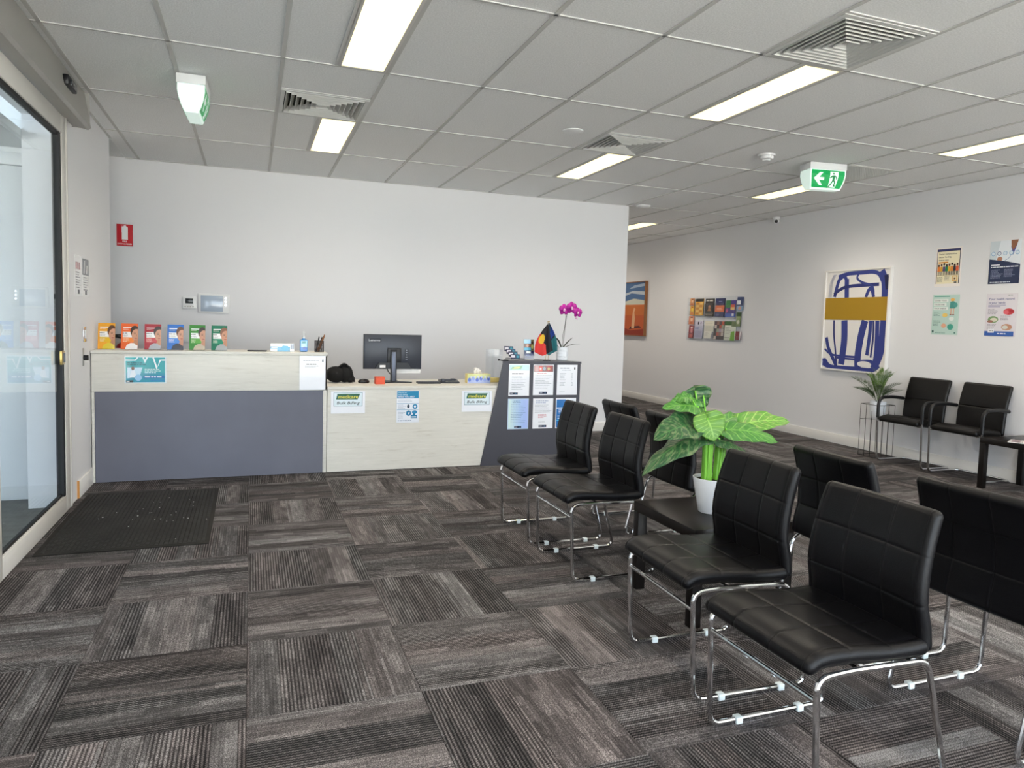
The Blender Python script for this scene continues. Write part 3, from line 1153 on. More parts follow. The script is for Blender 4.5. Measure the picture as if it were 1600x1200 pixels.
p.rows(.014, .013, .04, 1, .1, .006, '#ffffff', 3)
p.build('poster', l, label='teal medical poster on the pale band of the high counter', cat='poster')
# paper with the empty code field
p, l = sheet(.212, .288, .378, .719)
p.rect(.01, .262, .192, .010, '#fafbfd')
p.rows(.03, .245, .15, 1, .1, .004, '#8a8f98', 5)
p.rect(.182, .236, .014, .022, '#7d8590')
p.rows(.055, .214, .115, 1, .1, .006, '#33363b', 12)
p.rows(.045, .200, .12, 2, .009, .003, '#777', 6)
p.build('notice', l, label='tall glossy white notice at the right end of the high counter front', cat='notice')


def medicare(x, z):
    p, l = sheet(.288, .192, x, z, bg='#eef0f6')
    p.rect(.022, .062, .244, .120, '#7d96a3')
    p.rect(.026, .066, .236, .112, '#dceaf0')
    p.poly([(.042, .122), (.224, .122), (.246, .170), (.054, .170)], '#145a3c')
    p.text('medicare', .144, .131, .040, '#e9e04a', 'c', True, fit=.165, shear=.1)
    p.text('Bulk Billing', .144, .080, .034, '#2f3b3f', 'c', True, fit=.19, shear=.25)
    return p, l


p, l = medicare(.637, .512)
p.build('notice', l, label='green and yellow medicare card left on the low desk front, beside the high counter', cat='notice', group='two billing cards on the desk front')
p, l = medicare(1.796, .508)
p.build('notice', l, label='green and yellow medicare card right on the desk front, by the slanted cabinet', cat='notice', group='two billing cards on the desk front')
p, l = sheet(.201, .285, 1.2, .422, bg='#e9eef6')
p.rect(.004, .216, .193, .065, '#1c86b4')
p.text('Why do we', .012, .262, .016, '#bfe6f5', bold=True)
p.text('keep asking', .012, .243, .018, '#bfe6f5', bold=True)
p.text('WHO YOU ARE?', .012, .222, .020, '#ffffff', bold=True)
p.rect(.004, .168, .193, .003, '#1c86b4')
p.rect(.004, .112, .193, .003, '#1c86b4')
p.rows(.014, .200, .16, 2, .012, .003, '#8894a8', 3)
p.rows(.014, .155, .07, 4, .011, .003, '#8894a8', 4)
p.rows(.014, .100, .07, 6, .012, .003, '#8894a8', 5)
p.disc(.105, .145, .012, .016, '#3b4a5a')
p.disc(.165, .142, .022, .022, '#1c86b4')
p.disc(.165, .142, .010, .010, '#e9eef6')
p.disc(.108, .083, .023, .025, '#1c7aa8')
p.poly([(.1, .085), (.118, .095), (.112, .07)], '#e9eef6')
p.disc(.162, .092, .024, .016, '#3a8fc0')
p.rect(.128, .038, .055, .028, '#1c7aa8')
p.disc(.156, .068, .012, .012, '#1c7aa8')
p.rect(.134, .044, .043, .010, '#cfe6f2')
p.rows(.014, .014, .16, 1, .1, .006, '#2f5a86', 7)
p.build('poster', l, label='blue headed information poster in the middle of the low desk front', cat='poster')

# six papers on the cabinet
g6 = 'six notices on the grey cabinet'
p, l = sheet(.206, .298, 2.241, .651)
p.rect(.004, .24, .198, .052, '#bfe0e4')
p.poly([(.02, .248), (.12, .252), (.135, .285), (.03, .272)], '#8fbfa0')
p.poly([(.04, .254), (.10, .258), (.11, .275), (.05, .268)], '#e5e59a')
p.rows(.03, .205, .16, 1, .1, .007, '#2a2d38', 13)
p.rows(.03, .185, .15, 9, .0155, .003, '#7c8290', 21)
logo_strip(p, .012, .012, .08, .02)
p.build('notice', l, label='white notice with pale aqua header, top left of the six cabinet notices', cat='notice', group=g6)
p, l = sheet(.207, .29, 2.486, .656)
p.rect(.006, .222, .195, .062, '#7d4b4b')
p.rect(.012, .226, .04, .05, '#c59a9a')
p.rect(.055, .228, .034, .045, '#e0524c')
p.disc(.072, .25, .010, .010, '#f2dada')
p.disc(.11, .252, .014, .016, '#8fa3b8')
p.rect(.135, .228, .05, .05, '#a83a3a')
p.disc(.155, .25, .014, .014, '#c7b07a')
p.rows(.04, .205, .14, 1, .1, .005, '#c0504c', 8)
p.rows(.02, .185, .17, 9, .0155, .003, '#7c8290', 22)
logo_strip(p, .06, .012, .085, .02)
p.build('notice', l, label='white notice with red photo header, top middle of the six cabinet notices', cat='notice', group=g6)
p, l = sheet(.211, .29, 2.729, .656)
p.rows(.03, .254, .17, 1, .1, .007, '#7d8596', 14)
p.rows(.05, .236, .12, 1, .1, .004, '#7d8596', 9)
p.rect(.176, .244, .014, .022, '#2a3038')
p.rows(.03, .205, .07, 9, .0145, .003, '#7c8290', 23)
p.rows(.15, .205, .02, 9, .0145, .003, '#7c8290', 24)
p.rows(.03, .03, .07, 1, .02, .003, '#9aa', 25)
p.build('notice', l, label='plain white price list, top right of the six cabinet notices', cat='notice', group=g6)
p, l = sheet(.208, .288, 2.239, .337, bg='#bcd2ea')
for k in range(8):
    cc = ['#cfe6e8', '#c7e0ea', '#bedaec', '#b6d2ee', '#aecaf0', '#a8c2f0', '#a6bdf0', '#a9bdf2'][k]
    p.rect(.006 + k * .0245, .006, .0245, .276, cc)
p.rows(.045, .262, .13, 2, .012, .005, '#4c6a94', 31)
p.rows(.03, .232, .15, 12, .0155, .003, '#5d78a0', 32)
logo_strip(p, .068, .010, .07, .018)
p.build('notice', l, label='pale blue gradient notice, bottom left of the six cabinet notices', cat='notice', group=g6)
p, l = sheet(.206, .288, 2.491, .337)
p.rows(.03, .262, .15, 2, .018, .005, '#6a7fb0', 33)
p.rows(.02, .222, .17, 6, .0135, .003, '#7c8290', 34)
p.rows(.055, .132, .10, 4, .010, .0035, '#c25060', 35)
p.rows(.06, .062, .09, 1, .010, .003, '#7c8290', 36)
logo_strip(p, .062, .012, .08, .020)
p.build('notice', l, label='white notice with red lines, bottom middle of the six cabinet notices', cat='notice', group=g6)
p, l = sheet(.21, .29, 2.726, .335)
p.rect(.007, .007, .196, .27, '#1d6cb4')
p.poly([(.10, .277), (.203, .277), (.203, .14), (.15, .19)], '#dfe8f2')
p.disc(.17, .235, .022, .028, '#c9a48e')
p.rect(.007, .19, .12, .010, '#d6e6f5')
p.rows(.03, .172, .13, 3, .014, .006, '#e4eef8', 37)
p.rows(.02, .122, .15, 3, .014, .006, '#b9d3ea', 38)
p.curve([(.007, .075), (.07, .075), (.12, .05)], .010, '#49b7e4')
p.rect(.06, .012, .07, .016, '#e9eef4')
p.build('notice', l, label='bright blue flyer, bottom right of the six, half hidden by a chair', cat='notice', group=g6)

# ---- booklets in a row on the counter
zc_ = 1.0345
bk = [(-1.068, '#e9a32f', '#e0b428', '#5b3a25', '#d8c23a', 'yellow', 'a woman in a hat'),
      (-.908, '#ea6a33', '#ef8b45', '#3a2a22', '#f2efee', 'orange', 'a dark haired face'),
      (-.742, '#a92a35', '#c94a4f', '#3c3030', '#a9a7ad', 'dark red', 'a bearded face'),
      (-.578, '#2d6cc0', '#4a86d6', '#6a4a35', '#2a2530', 'blue', 'a long haired face'),
      (-.416, '#357f2b', '#5ea343', '#3a2f28', '#b9ab94', 'leaf green', 'a laughing face'),
      (-.250, '#0c6a4c', '#1d8361', '#8a5f4a', '#9fa3a3', 'teal green', 'a pale face')]
for n_, (x, c1, c2, hair, shirt, nm, ft) in enumerate(bk):
    B = empty('booklet', (x, 6.50, zc_), -.10, '%s booklet with %s, %s from the left on the high counter' % (nm, ft, ['first', 'second', 'third', 'fourth', 'fifth', 'sixth'][n_]), 'booklet', 'booklets standing on the high counter')
    W_, H_ = .120, .204
    p = Print(W_, H_, c1, thick=.006)
    p.rect(.0, .055, W_, .085, c2)
    p.rect(.014, .168, .062, .006, '#ffffff')
    p.rows(.014, .157, .05, 1, .01, .003, '#f7e9da', 6)
    p.rect(.0, .094, .080, .044, '#f3f1ef')
    p.rows(.012, .124, .05, 1, .01, .006, '#666', n_ + 3)
    p.rows(.012, .110, .055, 2, .008, .003, '#888', n_ + 7)
    p.rows(.012, .080, .05, 3, .010, .003, '#f7e9da', n_ + 9)
    p.disc(.098, .142, .032, .046, hair)
    p.disc(.110, .112, .034, .050, '#c9957a')
    p.poly([(.085, .045), (W_, .03), (W_, .08), (.098, .078)], '#b98468')
    p.disc(.098, .122, .007, .0028, '#3a2a24')
    p.rect(.090, .130, .016, .0025, '#4a342a')
    p.poly([(.110, .120), (.113, .120), (.116, .103), (.107, .103)], '#b07c62')
    p.disc(.107, .088, .011, .0035, '#9a4a44')
    p.poly([(.030, .0), (.042, .032), (.07, .050), (.095, .048), (.105, .036), (W_, .030), (W_, 0)], shirt)
    p.poly([(0, 0), (.016, 0), (.010, H_), (0, H_)], c1)
    p.build('booklet_cover', (0, 0, 0.004), 0, tilt=.12, parent=B)
    mb = MB()
    mb.box(-.058, .058, -.028, .05, 0, .003)
    mb.build('stand', 'acrylic', B)

# phone lying on the counter
mb = MB()
mb.box(-.075, .075, -.04, .04, 0, .010, bev=.004)
o = tag(mb.build('mobile_phone', 'black_plastic'), 'thin black phone lying flat on the high counter', 'phone')
o.location = (.045, 6.47, zc_)
o.rotation_euler = (0, 0, -.1)
# box of masks
mx = empty('mask_box', (.245, 6.49, zc_), -.08, 'white and blue box of face masks on the high counter', 'box')
bx(-.095, .095, 0.003, .095, 0, .066, bev=.002).build('carton', 'white_plastic', mx)
p = Print(.19, .066, '#dfe6ec', thick=.001)
p.rect(0, 0, .19, .040, '#5fa3c8')
p.rect(.0, .0, .055, .024, '#e4ebf0')
p.poly([(.085, .03), (.10, .012), (.135, .008), (.15, .028), (.14, .046), (.10, .05)], '#4aa4da')
p.rect(.0, .044, .095, .022, '#f6f7f8')
p.rect(.158, .0, .032, .066, '#dfe5ec')
for k in range(4):
    p.rect(.162 + k * .007, .02, .004, .042, '#33507a')
p.rect(.006, .028, .05, .006, '#eef4f8')
p.build('carton_print', (0, .002, 0), parent=mx)
# sanitiser
st = empty('sanitiser_bottle', (.42, 6.50, zc_), 0, 'blue pump bottle of hand sanitiser on the high counter', 'bottle')
mb = MB()
mb.box(-.032, .032, -.019, .019, 0, .105, bev=.010, seg=3)
mb.cyl(0, 0, .104, .115, .016, .012)
mb.build('bottle_body', 'blue_gel', st)
p = Print(.052, .086, '#8fc8e8', thick=.0008)
p.rect(.0, .0, .052, .03, '#2a6ec0')
p.rect(.012, .062, .03, .018, '#1c7f86')
p.disc(.034, .022, .016, .012, '#1b4fa0')
p.rows(.006, .052, .04, 3, .008, .003, '#f0f8ff', 3)
p.build('bottle_label', (0, -.0205, .010), parent=st)
mb = MB()
mb.cyl(0, 0, .114, .132, .013, .011)
mb.cyl(0, 0, .131, .168, .0045)
mb.box(-.008, .008, -.032, .008, .160, .170, bev=.003)
mb.cyl(0, 0, .168, .190, .004, .002)
mb.build('pump', 'white_plastic', st)
# pen cup
pc = empty('pen_cup', (.548, 6.50, zc_), 0, 'square dark mesh pen cup holding brown pens on the high counter', 'pen cup')
mb = MB()
for k in range(9):
    t = -.035 + .07 * k / 8
    for s_ in (-.035, .035):
        mb.box(t - .0012, t + .0012, s_ - .0008, s_ + .0008, 0, .094)
        mb.box(s_ - .0008, s_ + .0008, t - .0012, t + .0012, 0, .094)
for k in range(10):
    z = .094 * k / 9
    for s_ in (-.035, .035):
        mb.box(-.036, .036, s_ - .001, s_ + .001, z - .001, z + .001)
        mb.box(s_ - .001, s_ + .001, -.036, .036, z - .001, z + .001)
mb.box(-.035, .035, -.035, .035, 0, .002)
for s_ in (-.035, .035):
    mb.box(-.037, .037, s_ - .002, s_ + .002, .091, .096)
    mb.box(s_ - .002, s_ + .002, -.037, .037, .091, .096)
mb.build('basket', 'mesh_metal', pc)
for k, (a, b, c, d, mt_) in enumerate(((-.02, .0, .03, .135, 'brown_pen'), (-.012, .012, .038, .150, 'brown_pen'), (-.026, -.012, -.005, .130, 'black_plastic'),
                                       (-.005, -.01, .036, .142, 'brown_pen'), (-.015, .02, .02, .128, 'mesh_metal'))):
    mb = MB()
    mb.tube([(a, b, .004), (c, b * .5, d * .85), (c + (c - a) * .15, b * .4, d)], .0055, n=8)
    o = tag(mb.build('pen', mt_), ['brown pen leaning lowest to the right in the mesh cup', 'tallest brown pen in the dark mesh cup',
                                  'short black pen standing most upright in the mesh cup', 'brown pen at the front of the mesh cup, leaning right',
                                  'dark pencil at the back of the mesh cup'][k], 'pen', 'pens in the mesh cup')
    o.location = (.548, 6.50, zc_)

# ------------------------------------------------------------------ on the low desk
zd = .7465
bag = empty('black_bag', (.765, 6.72, zd), 0, 'slumped black cloth bag on the low desk beside the high counter', 'bag')
mb = MB()
pts = []
mb.ball(-.05, .0, .076, .095, .09, .074, n=16)
mb.ball(.03, .01, .084, .072, .08, .083, n=16)
mb.ball(.075, -.01, .034, .045, .05, .032, n=14)
mb.build('bag_body', 'black_cloth', bag)
mb = MB()
mb.tube(rounded([(-.03, -.03, .14), (.02, -.04, .182), (.08, -.04, .12), (.10, -.05, .03), (.11, -.05, .012)], .05), .010)
mb.build('bag_strap', 'black_cloth', bag)
ms = empty('black_mouse', (.955, 6.66, zd), 0, 'small black domed computer mouse on the low desk', 'mouse')
mb = MB()
mb.ball(0, 0, .014, .052, .034, .026, n=16)
bmesh.ops.bisect_plane(mb.bm, geom=mb.bm.verts[:] + mb.bm.edges[:] + mb.bm.faces[:], plane_co=(0, 0, .001), plane_no=(0, 0, 1), clear_inner=True)
mb.build('mouse_shell', 'black_plastic', ms)

MO = empty('computer_monitor', (1.235, 6.75, zd), .02, 'black computer monitor seen from behind on the low desk', 'monitor')
mb = MB()
mb.box(-.272, .272, .012, .030, .122, .445, bev=.004)
mb.build('screen_panel', 'black_plastic', MO)
mb = MB()
mb.box(-.268, .268, -.006, .012, .126, .441, bev=.005)
mb.build('back_shell', 'charcoal_plastic', MO)
mb = MB()
mb.prism([(-.17, .126), (.17, .126), (.135, .185), (-.135, .185)], .005, .026, m=XZ)
mb.build('port_recess', 'black_plastic', MO)
bx(-.055, .075, -.016, -.004, .16, .32, bev=.003).build('mount_plate', 'black_plastic', MO)
mb = MB()
mb.box(-.028, .028, -.040, -.015, .008, .30, bev=.004)
mb.build('stand_column', 'black_plastic', MO)
bx(-.018, .018, -.045, -.039, .012, .285, bev=.002).build('column_face', 'steel_blue', MO)
mb = MB()
mb.prism([(-.17, -.10), (-.02, -.075), (.02, -.075), (.16, -.10), (.165, -.08), (.06, .02), (.06, .12), (-.06, .12), (-.06, .02), (-.18, -.08)], 0, .010)
mb.build('stand_base', 'black_plastic', MO)
mb = MB()
mb.tube(rounded([(-.06, -.01, .14), (-.05, -.03, .10), (-.02, -.03, .07)], .03), .004, n=8)
mb.build('cable', 'black_plastic', MO)
p = Print(.12, .035, '#272b34', thick=.0004)
p.text('Lenovo', .06, .008, .03, '#c9ccd2', 'c', True, fit=.105)
p.build('maker_name', (-.175, -.0072, .372), parent=MO, gloss=False)
p = Print(.03, .11, '#272b34', thick=.0004)
for k, (h_, w_) in enumerate(((.005, .018), (.009, .017), (.009, .012), (.012, .015), (.012, .011))):
    p.rect(.006 + (.018 - w_) / 2, .008 + k * .020, w_, h_, '#858a95')
p.build('model_mark', (.125, -.0072, .205), parent=MO, gloss=False)
bx(-.128, -.075, -.0310, -.0262, .138, .162, bev=.001).build('port_sticker', 'white_plastic', MO)
mb = MB()
mb.box(.035, .268, .0325, .0335, .082, .30)
o = tag(mb.build('paper_sheet', 'tissue_paper'), 'white sheet of paper hanging below the right part of the monitor', 'paper')
o.location = (1.235, 6.75, zd)
bx_ = empty('orange_box', (1.085, 6.575, zd), .06, 'small bright orange box in front of the monitor base', 'box')
bx(-.042, .042, -.03, .03, 0, .052, bev=.002).build('carton', 'orange_box', bx_)
bx(-.043, .043, -.031, .031, .052, .066, bev=.002).build('carton_lid', 'orange_box', bx_)
kb = empty('keyboard', (1.545, 6.62, zd), -.05, 'low black keyboard lying right of the monitor stand', 'keyboard')
bx(-.108, .108, -.05, .05, 0, .014, bev=.003).build('keyboard_base', 'black_plastic', kb)
mb = MB()
for a in range(9):
    for b in range(4):
        mb.box(-.100 + a * .0215, -.082 + a * .0215, -.042 + b * .021, -.024 + b * .021, .014, .018)
o = mb.build('keys', 'charcoal_plastic', kb)
ph = empty('desk_phone', (1.755, 6.68, zd), -.05, 'black desk phone with handset, right of the keyboard', 'phone')
mb = MB()
mb.prism([(-.07, 0), (.07, 0), (.07, .030), (-.07, .012)], -.09, .09, m=Matrix(((0, 0, 1, 0), (1, 0, 0, 0), (0, 1, 0, 0), (0, 0, 0, 1))))
mb.build('phone_base', 'black_plastic', ph)
mb = MB()
mb.box(-.07, .02, -.085, -.055, .026, .042, bev=.006)
mb.box(-.085, -.05, -.09, -.05, .012, .044, bev=.006)
mb.box(.0, .05, -.09, -.05, .030, .046, bev=.006)
mb.build('handset', 'charcoal_plastic', ph)

tb = empty('tissue_box', (2.035, 6.66, zd), -.06, 'blue and green patterned tissue box with a tissue pulled up', 'tissue box')
bx(-.112, .112, -.055, .055, 0, .088, bev=.002).build('carton', 'yellow_paper', tb)
p = Print(.224, .088, '#c9cf8a', thick=.0008)
p.rect(0, 0, .224, .045, '#aab7e0')
for k in range(6):
    p.disc(.02 + k * .037, .034 + .012 * (k % 2), .015, .020, ['#5a74c8', '#8da2e0', '#4a66c0'][k % 3], 10)
    p.disc(.036 + k * .034, .060, .010, .010, '#c5cbe8', 8)
p.rect(0, .078, .224, .010, '#cdd596')
p.build('carton_print', (0, -.0565, 0), parent=tb)
mb = MB()
R = random.Random(5)
q = [[mb.bm.verts.new(((-.045 + .09 * a / 8) * (1 - .5 * b / 4) + R.uniform(-.006, .006) - .01 * b / 4, R.uniform(-.02, .02), .086 + .013 * b + R.uniform(-.004, .004) * (b > 0))) for a in range(9)] for b in range(5)]
for a in range(8):
    for b in range(4):
        mb.bm.faces.new((q[b][a], q[b][a + 1], q[b + 1][a + 1], q[b + 1][a]))
o = mb.build('tissue', 'tissue_paper', tb, sharp=80)
md = o.modifiers.new('thickness', 'SOLIDIFY')
md.thickness = .012
bx_ = empty('note_pad', (2.235, 6.76, zd), 0, 'pale yellow pad of notes between the tissue box and grey cabinet', 'notepad')
bx(-.06, .05, -.04, .04, 0, .040, bev=.002).build('sheets', 'yellow_paper', bx_)
ah = empty('brochure_holder', (2.285, 6.93, zd), 0, 'empty tall clear acrylic holder standing behind the tissue box', 'holder')
mb = MB()
for (a, b, c, d) in ((-.075, .075, -.045, -.042), (-.075, .075, .042, .045), (-.075, -.072, -.042, .042), (.072, .075, -.042, .042), (-.012, -.009, -.042, .042)):
    mb.box(a, b, c, d, 0, .315)
mb.box(-.075, .075, -.045, .045, 0, .003)
mb.build('acrylic_body', 'acrylic', ah)
ks = empty('key_bunch', (2.20, 6.37, .977), 0, 'small dark clip on the left corner of the grey cabinet top', 'clip')
mb = MB()
mb.box(-.03, .04, -.012, .02, 0, .010, bev=.003)
mb.ball(-.052, .0, .010, .010)
mb.tube([(-.05, 0, .010), (-.02, 0, .006)], .004, n=8)
mb.build('clip_body', 'black_plastic', ks)

# ---- on the cabinet top
zt = .9765
ch = empty('card_holder', (2.345, 6.47, zt), 0, 'four tier holder of dark business cards on the grey cabinet', 'card holder')
for k in range(4):
    p = Print(.092, .050, '#1f2a4a', thick=.004)
    p.rect(.006, .016, .038, .022, '#c8ccd8')
    p.rect(.050, .0, .042, .050, '#254a66')
    p.disc(.071, .025, .012, .012, '#2f8fa8', 12)
    p.rect(0, 0, .092, .006, '#121830')
    p.build('business_cards', (.006 - .016 * k, .008 + .018 * k, .012 + .024 * k), 0, tilt=.35, parent=ch)
mb = MB()
mb.box(-.05, .055, -.01, .10, 0, .003)
mb.build('holder_base', 'acrylic', ch)
bh = empty('leaflet_holder', (2.50, 6.50, zt), 0, 'navy and blue leaflets in a clear holder on the grey cabinet', 'leaflets')
p = Print(.10, .19, '#1f2550', thick=.008)
p.rect(0, .15, .07, .04, '#9fd0ea')
p.rect(.0, .11, .07, .04, '#7a5a4a')
p.disc(.035, .13, .014, .014, '#c9957a')
p.rect(.0, .085, .07, .025, '#58b4d4')
p.rect(.07, .08, .03, .11, '#6b6a4a')
p.disc(.083, .16, .012, .014, '#3a2a22')
p.disc(.083, .12, .012, .02, '#b8c070')
p.rect(.022, .055, .045, .020, '#e8f0ea')
p.rows(.02, .04, .05, 2, .01, .004, '#7d8cc0', 3)
p.build('leaflet_stack', (0, .006, .012), 0, tilt=.1, parent=bh)
mb = MB()
mb.box(-.055, .055, -.012, .06, 0, .003)
mb.box(-.055, .055, -.012, -.009, 0, .045)
mb.box(-.055, -.052, -.012, .04, 0, .06)
mb.box(.052, .055, -.012, .04, 0, .06)
mb.build('holder_body', 'acrylic', bh)


# ---- desk flags
def flag(name, base, top, hang, colors, label, seed):
    F = empty(name, (base[0], base[1], zt), 0, label, 'flag', 'two small flags on the cabinet')
    mb = MB()
    mb.lathe([(0, 0), (.028, 0), (.028, .005), (.006, .009), (0, .009)], n=18)
    mb.build('flag_base', 'black_plastic', F)
    mb = MB()
    tx, tz = top
    mb.tube([(0, 0, .006), (tx, 0, tz)], .0022, n=8)
    mb.ball(tx, 0, tz + .004, .005)
    mb.build('flag_pole', 'gold', F)
    me = bpy.data.meshes.new('flag_cloth')
    nu, nv = 44, 56
    V, Fs, C = [], [], []
    for b in range(nv + 1):
        for a in range(nu + 1):
            u, v = a / nu, b / nv
            # outline: gathered at the pole top, widening and hanging to the side
            xl, xr = hang(v)
            px = tx * (1 - v * .75) + xl + (xr - xl) * u
            pz = tz - .012 - v * (tz - .105) - .030 * math.sin(u * PI) * v * 0.3 - (.045 * abs(u - .45) * -1) * 0
            pz += (-.035 * (1 - abs(2 * u - .8))) * v
            py = .012 * math.sin(u * 9 + seed) * (0.3 + v) - .008
            V.append((px, py, pz))
    for b in range(nv):
        for a in range(nu):
            i0 = b * (nu + 1) + a
            Fs.append((i0, i0 + nu + 1, i0 + nu + 2, i0 + 1))
            C.append(hx(colors((a + .5) / nu, (b + .5) / nv)))
    me.from_pydata(V, [], Fs)
    ca = me.color_attributes.new('ink', 'FLOAT_COLOR', 'CORNER')
    dat = []
    for c in C:
        dat += [c[0], c[1], c[2], 1] * 4
    ca.data.foreach_set('color', dat)
    me.polygons.foreach_set('use_smooth', [True] * len(me.polygons))
    me.materials.append(MATS['print_matte'])
    o = bpy.data.objects.new('flag_cloth', me)
    col.objects.link(o)
    o.parent = F
    md = o.modifiers.new('thickness', 'SOLIDIFY')
    md.thickness = .0015


def ab(u, v):
    du, dv = (u - .30) * 1.0, (v - .50) * 1.25
    if du * du + dv * dv < .19 ** 2:
        return '#e3b62a'
    return '#d6322c' if (v > .50 + .65 * (u - .30) and u < .62) else '#121018'


def tsi(u, v):
    s_ = v + .25 * (u - .5)
    if s_ < .25:
        return '#1d3a50'
    if s_ < .52:
        return '#1f3a8c'
    if abs(s_ - .54) < .025:
        return '#111'
    return '#1d6a70'


flag('desk_flag', (2.645, 6.44), (.012, .372), lambda v: (-.122 * math.sin(min(1, v * 1.15) * PI / 2), .070 * v), ab,
     'black, red and yellow small cloth flag in front on the grey cabinet', 0)
flag('desk_flag', (2.684, 6.475), (.0, .375), lambda v: (-.05 * v, .085 * math.sin(min(1, v * 1.2) * PI / 2)), tsi,
     'blue and green small cloth flag behind the black and red one', 2)

# ---- orchid
OR = empty('potted_orchid', (2.868, 6.56, zt), 0, 'magenta orchid in a ribbed white pot on the grey cabinet', 'potted plant')
prof = [(0, 0), (.050, 0)]
for k in range(11):
    z = .006 + k * .0115
    prof += [(.0555 + .0015 * k / 10, z), (.0585 + .0015 * k / 10, z + .0055)]
prof += [(.060, .133), (.054, .133), (.052, .118), (0, .118)]
mb = MB()
mb.lathe(prof, n=32)
mb.build('pot', 'white_pot', OR)
mb = MB()
mb.cyl(0, 0, .112, .120, .050)
mb.build('soil', 'soil', OR)


def strap(name, parent, pts, width, material, thick=.0015, fold=.25, seg=10):
    pts = [Vector(p) for p in pts]
    # quadratic bezier sampling through three points
    a, b, c = pts
    mb = MB()
    rows = []
    for k in range(seg + 1):
        t = k / seg
        p_ = a * (1 - t) ** 2 + b * 2 * t * (1 - t) + c * t * t
        d = ((b - a) * (1 - t) + (c - b) * t).normalized()
        side = d.cross(Vector((0, 0, 1)))
        if side.length < .05:
            side = Vector((0, 1, 0))
        side.normalize()
        nrm = side.cross(d).normalized()
        ww = width * (math.sin(PI * (0.12 + .88 * t)) ** .6 if t < 1 else 0.02) + .0008
        rows.append([mb.bm.verts.new(p_ + side * ww * s_ + nrm * abs(s_) * ww * fold) for s_ in (-1, -.5, 0, .5, 1)])
    for r0, r1 in zip(rows, rows[1:]):
        for k in range(4):
            mb.bm.faces.new((r0[k], r0[k + 1], r1[k + 1], r1[k]))
    o = mb.build(name, material, parent, sharp=80)
    md = o.modifiers.new('thickness', 'SOLIDIFY')
    md.thickness = thick
    return o


for pts, w_ in ((((-.01, 0, .115), (-.05, .0, .235), (-.125, -.02, .228)), .017), (((-.02, .01, .115), (-.07, .02, .175), (-.115, .04, .170)), .010),
                (((.0, .0, .115), (.05, .02, .17), (.125, .04, .225)), .010), (((.01, -.01, .115), (.07, -.02, .165), (.175, -.03, .165)), .012)):
    strap('leaf', OR, pts, w_, 'orchid_leaf')
for pts in ([(-.004, 0, .115), (.002, 0, .25), (.024, 0, .36), (.028, .0, .44), (.022, 0, .48), (.0, -.01, .505)],
            [(.006, 0, .115), (.016, .0, .25), (.026, 0, .36), (.034, 0, .43), (.05, 0, .49), (.09, -.005, .53), (.13, -.01, .49)]):
    mb = MB()
    mb.tube(rounded(pts, .04, 4), .0022, n=8)
    mb.build('stem', 'dark_stem', OR)


def flower(x, z, s_, rz):
    mb = MB()
    for k in range(5):
        a = PI / 2 + 2 * PI * k / 5
        wide = .62 if k in (1, 4) else .40
        cx, cz = math.cos(a), math.sin(a)
        q = []
        for i in range(9):
            t = 2 * PI * i / 9
            lx, lz = .52 + .50 * math.cos(t), wide * math.sin(t)
            q.append(mb.bm.verts.new((x + s_ * (lx * cx - lz * cz), -.012 - .006 * (k % 2) - .006 * math.sin(t) ** 2, z + s_ * (lx * cz + lz * cx))))
        mb.bm.faces.new(q)
    f = mb.build('flower', 'orchid_petal', OR, sharp=80)
    md = f.modifiers.new('thickness', 'SOLIDIFY')
    md.thickness = .003
    mb = MB()
    mb.ball(x, -.026, z - s_ * .1, s_ * .20, s_ * .22, s_ * .28, n=10)
    mb.build('lip', 'orchid_lip', f)


flower(-.002, .500, .056, 0)
flower(.080, .520, .060, 0)
flower(.146, .476, .050, 0)
mb = MB()
mb.ball(.135, -.01, .425, .010, .010, .016)
mb.ball(.148, -.005, .412, .006, .006, .012)
mb.build('bud', 'orchid_lip', OR)

# ------------------------------------------------------------------ chairs
def catmull(P, seg=8):
    out = []
    n = len(P)
    for i in range(n - 1):
        p0, p1, p2, p3 = P[max(i - 1, 0)], P[i], P[i + 1], P[min(i + 2, n - 1)]
        for k in range(seg):
            t = k / seg
            out.append(tuple(0.5 * ((2 * p1[j]) + (-p0[j] + p2[j]) * t + (2 * p0[j] - 5 * p1[j] + 4 * p2[j] - p3[j]) * t * t
                                    + (-p0[j] + 3 * p1[j] - 3 * p2[j] + p3[j]) * t ** 3) for j in (0, 1)))
    out.append(tuple(P[-1]))
    return out


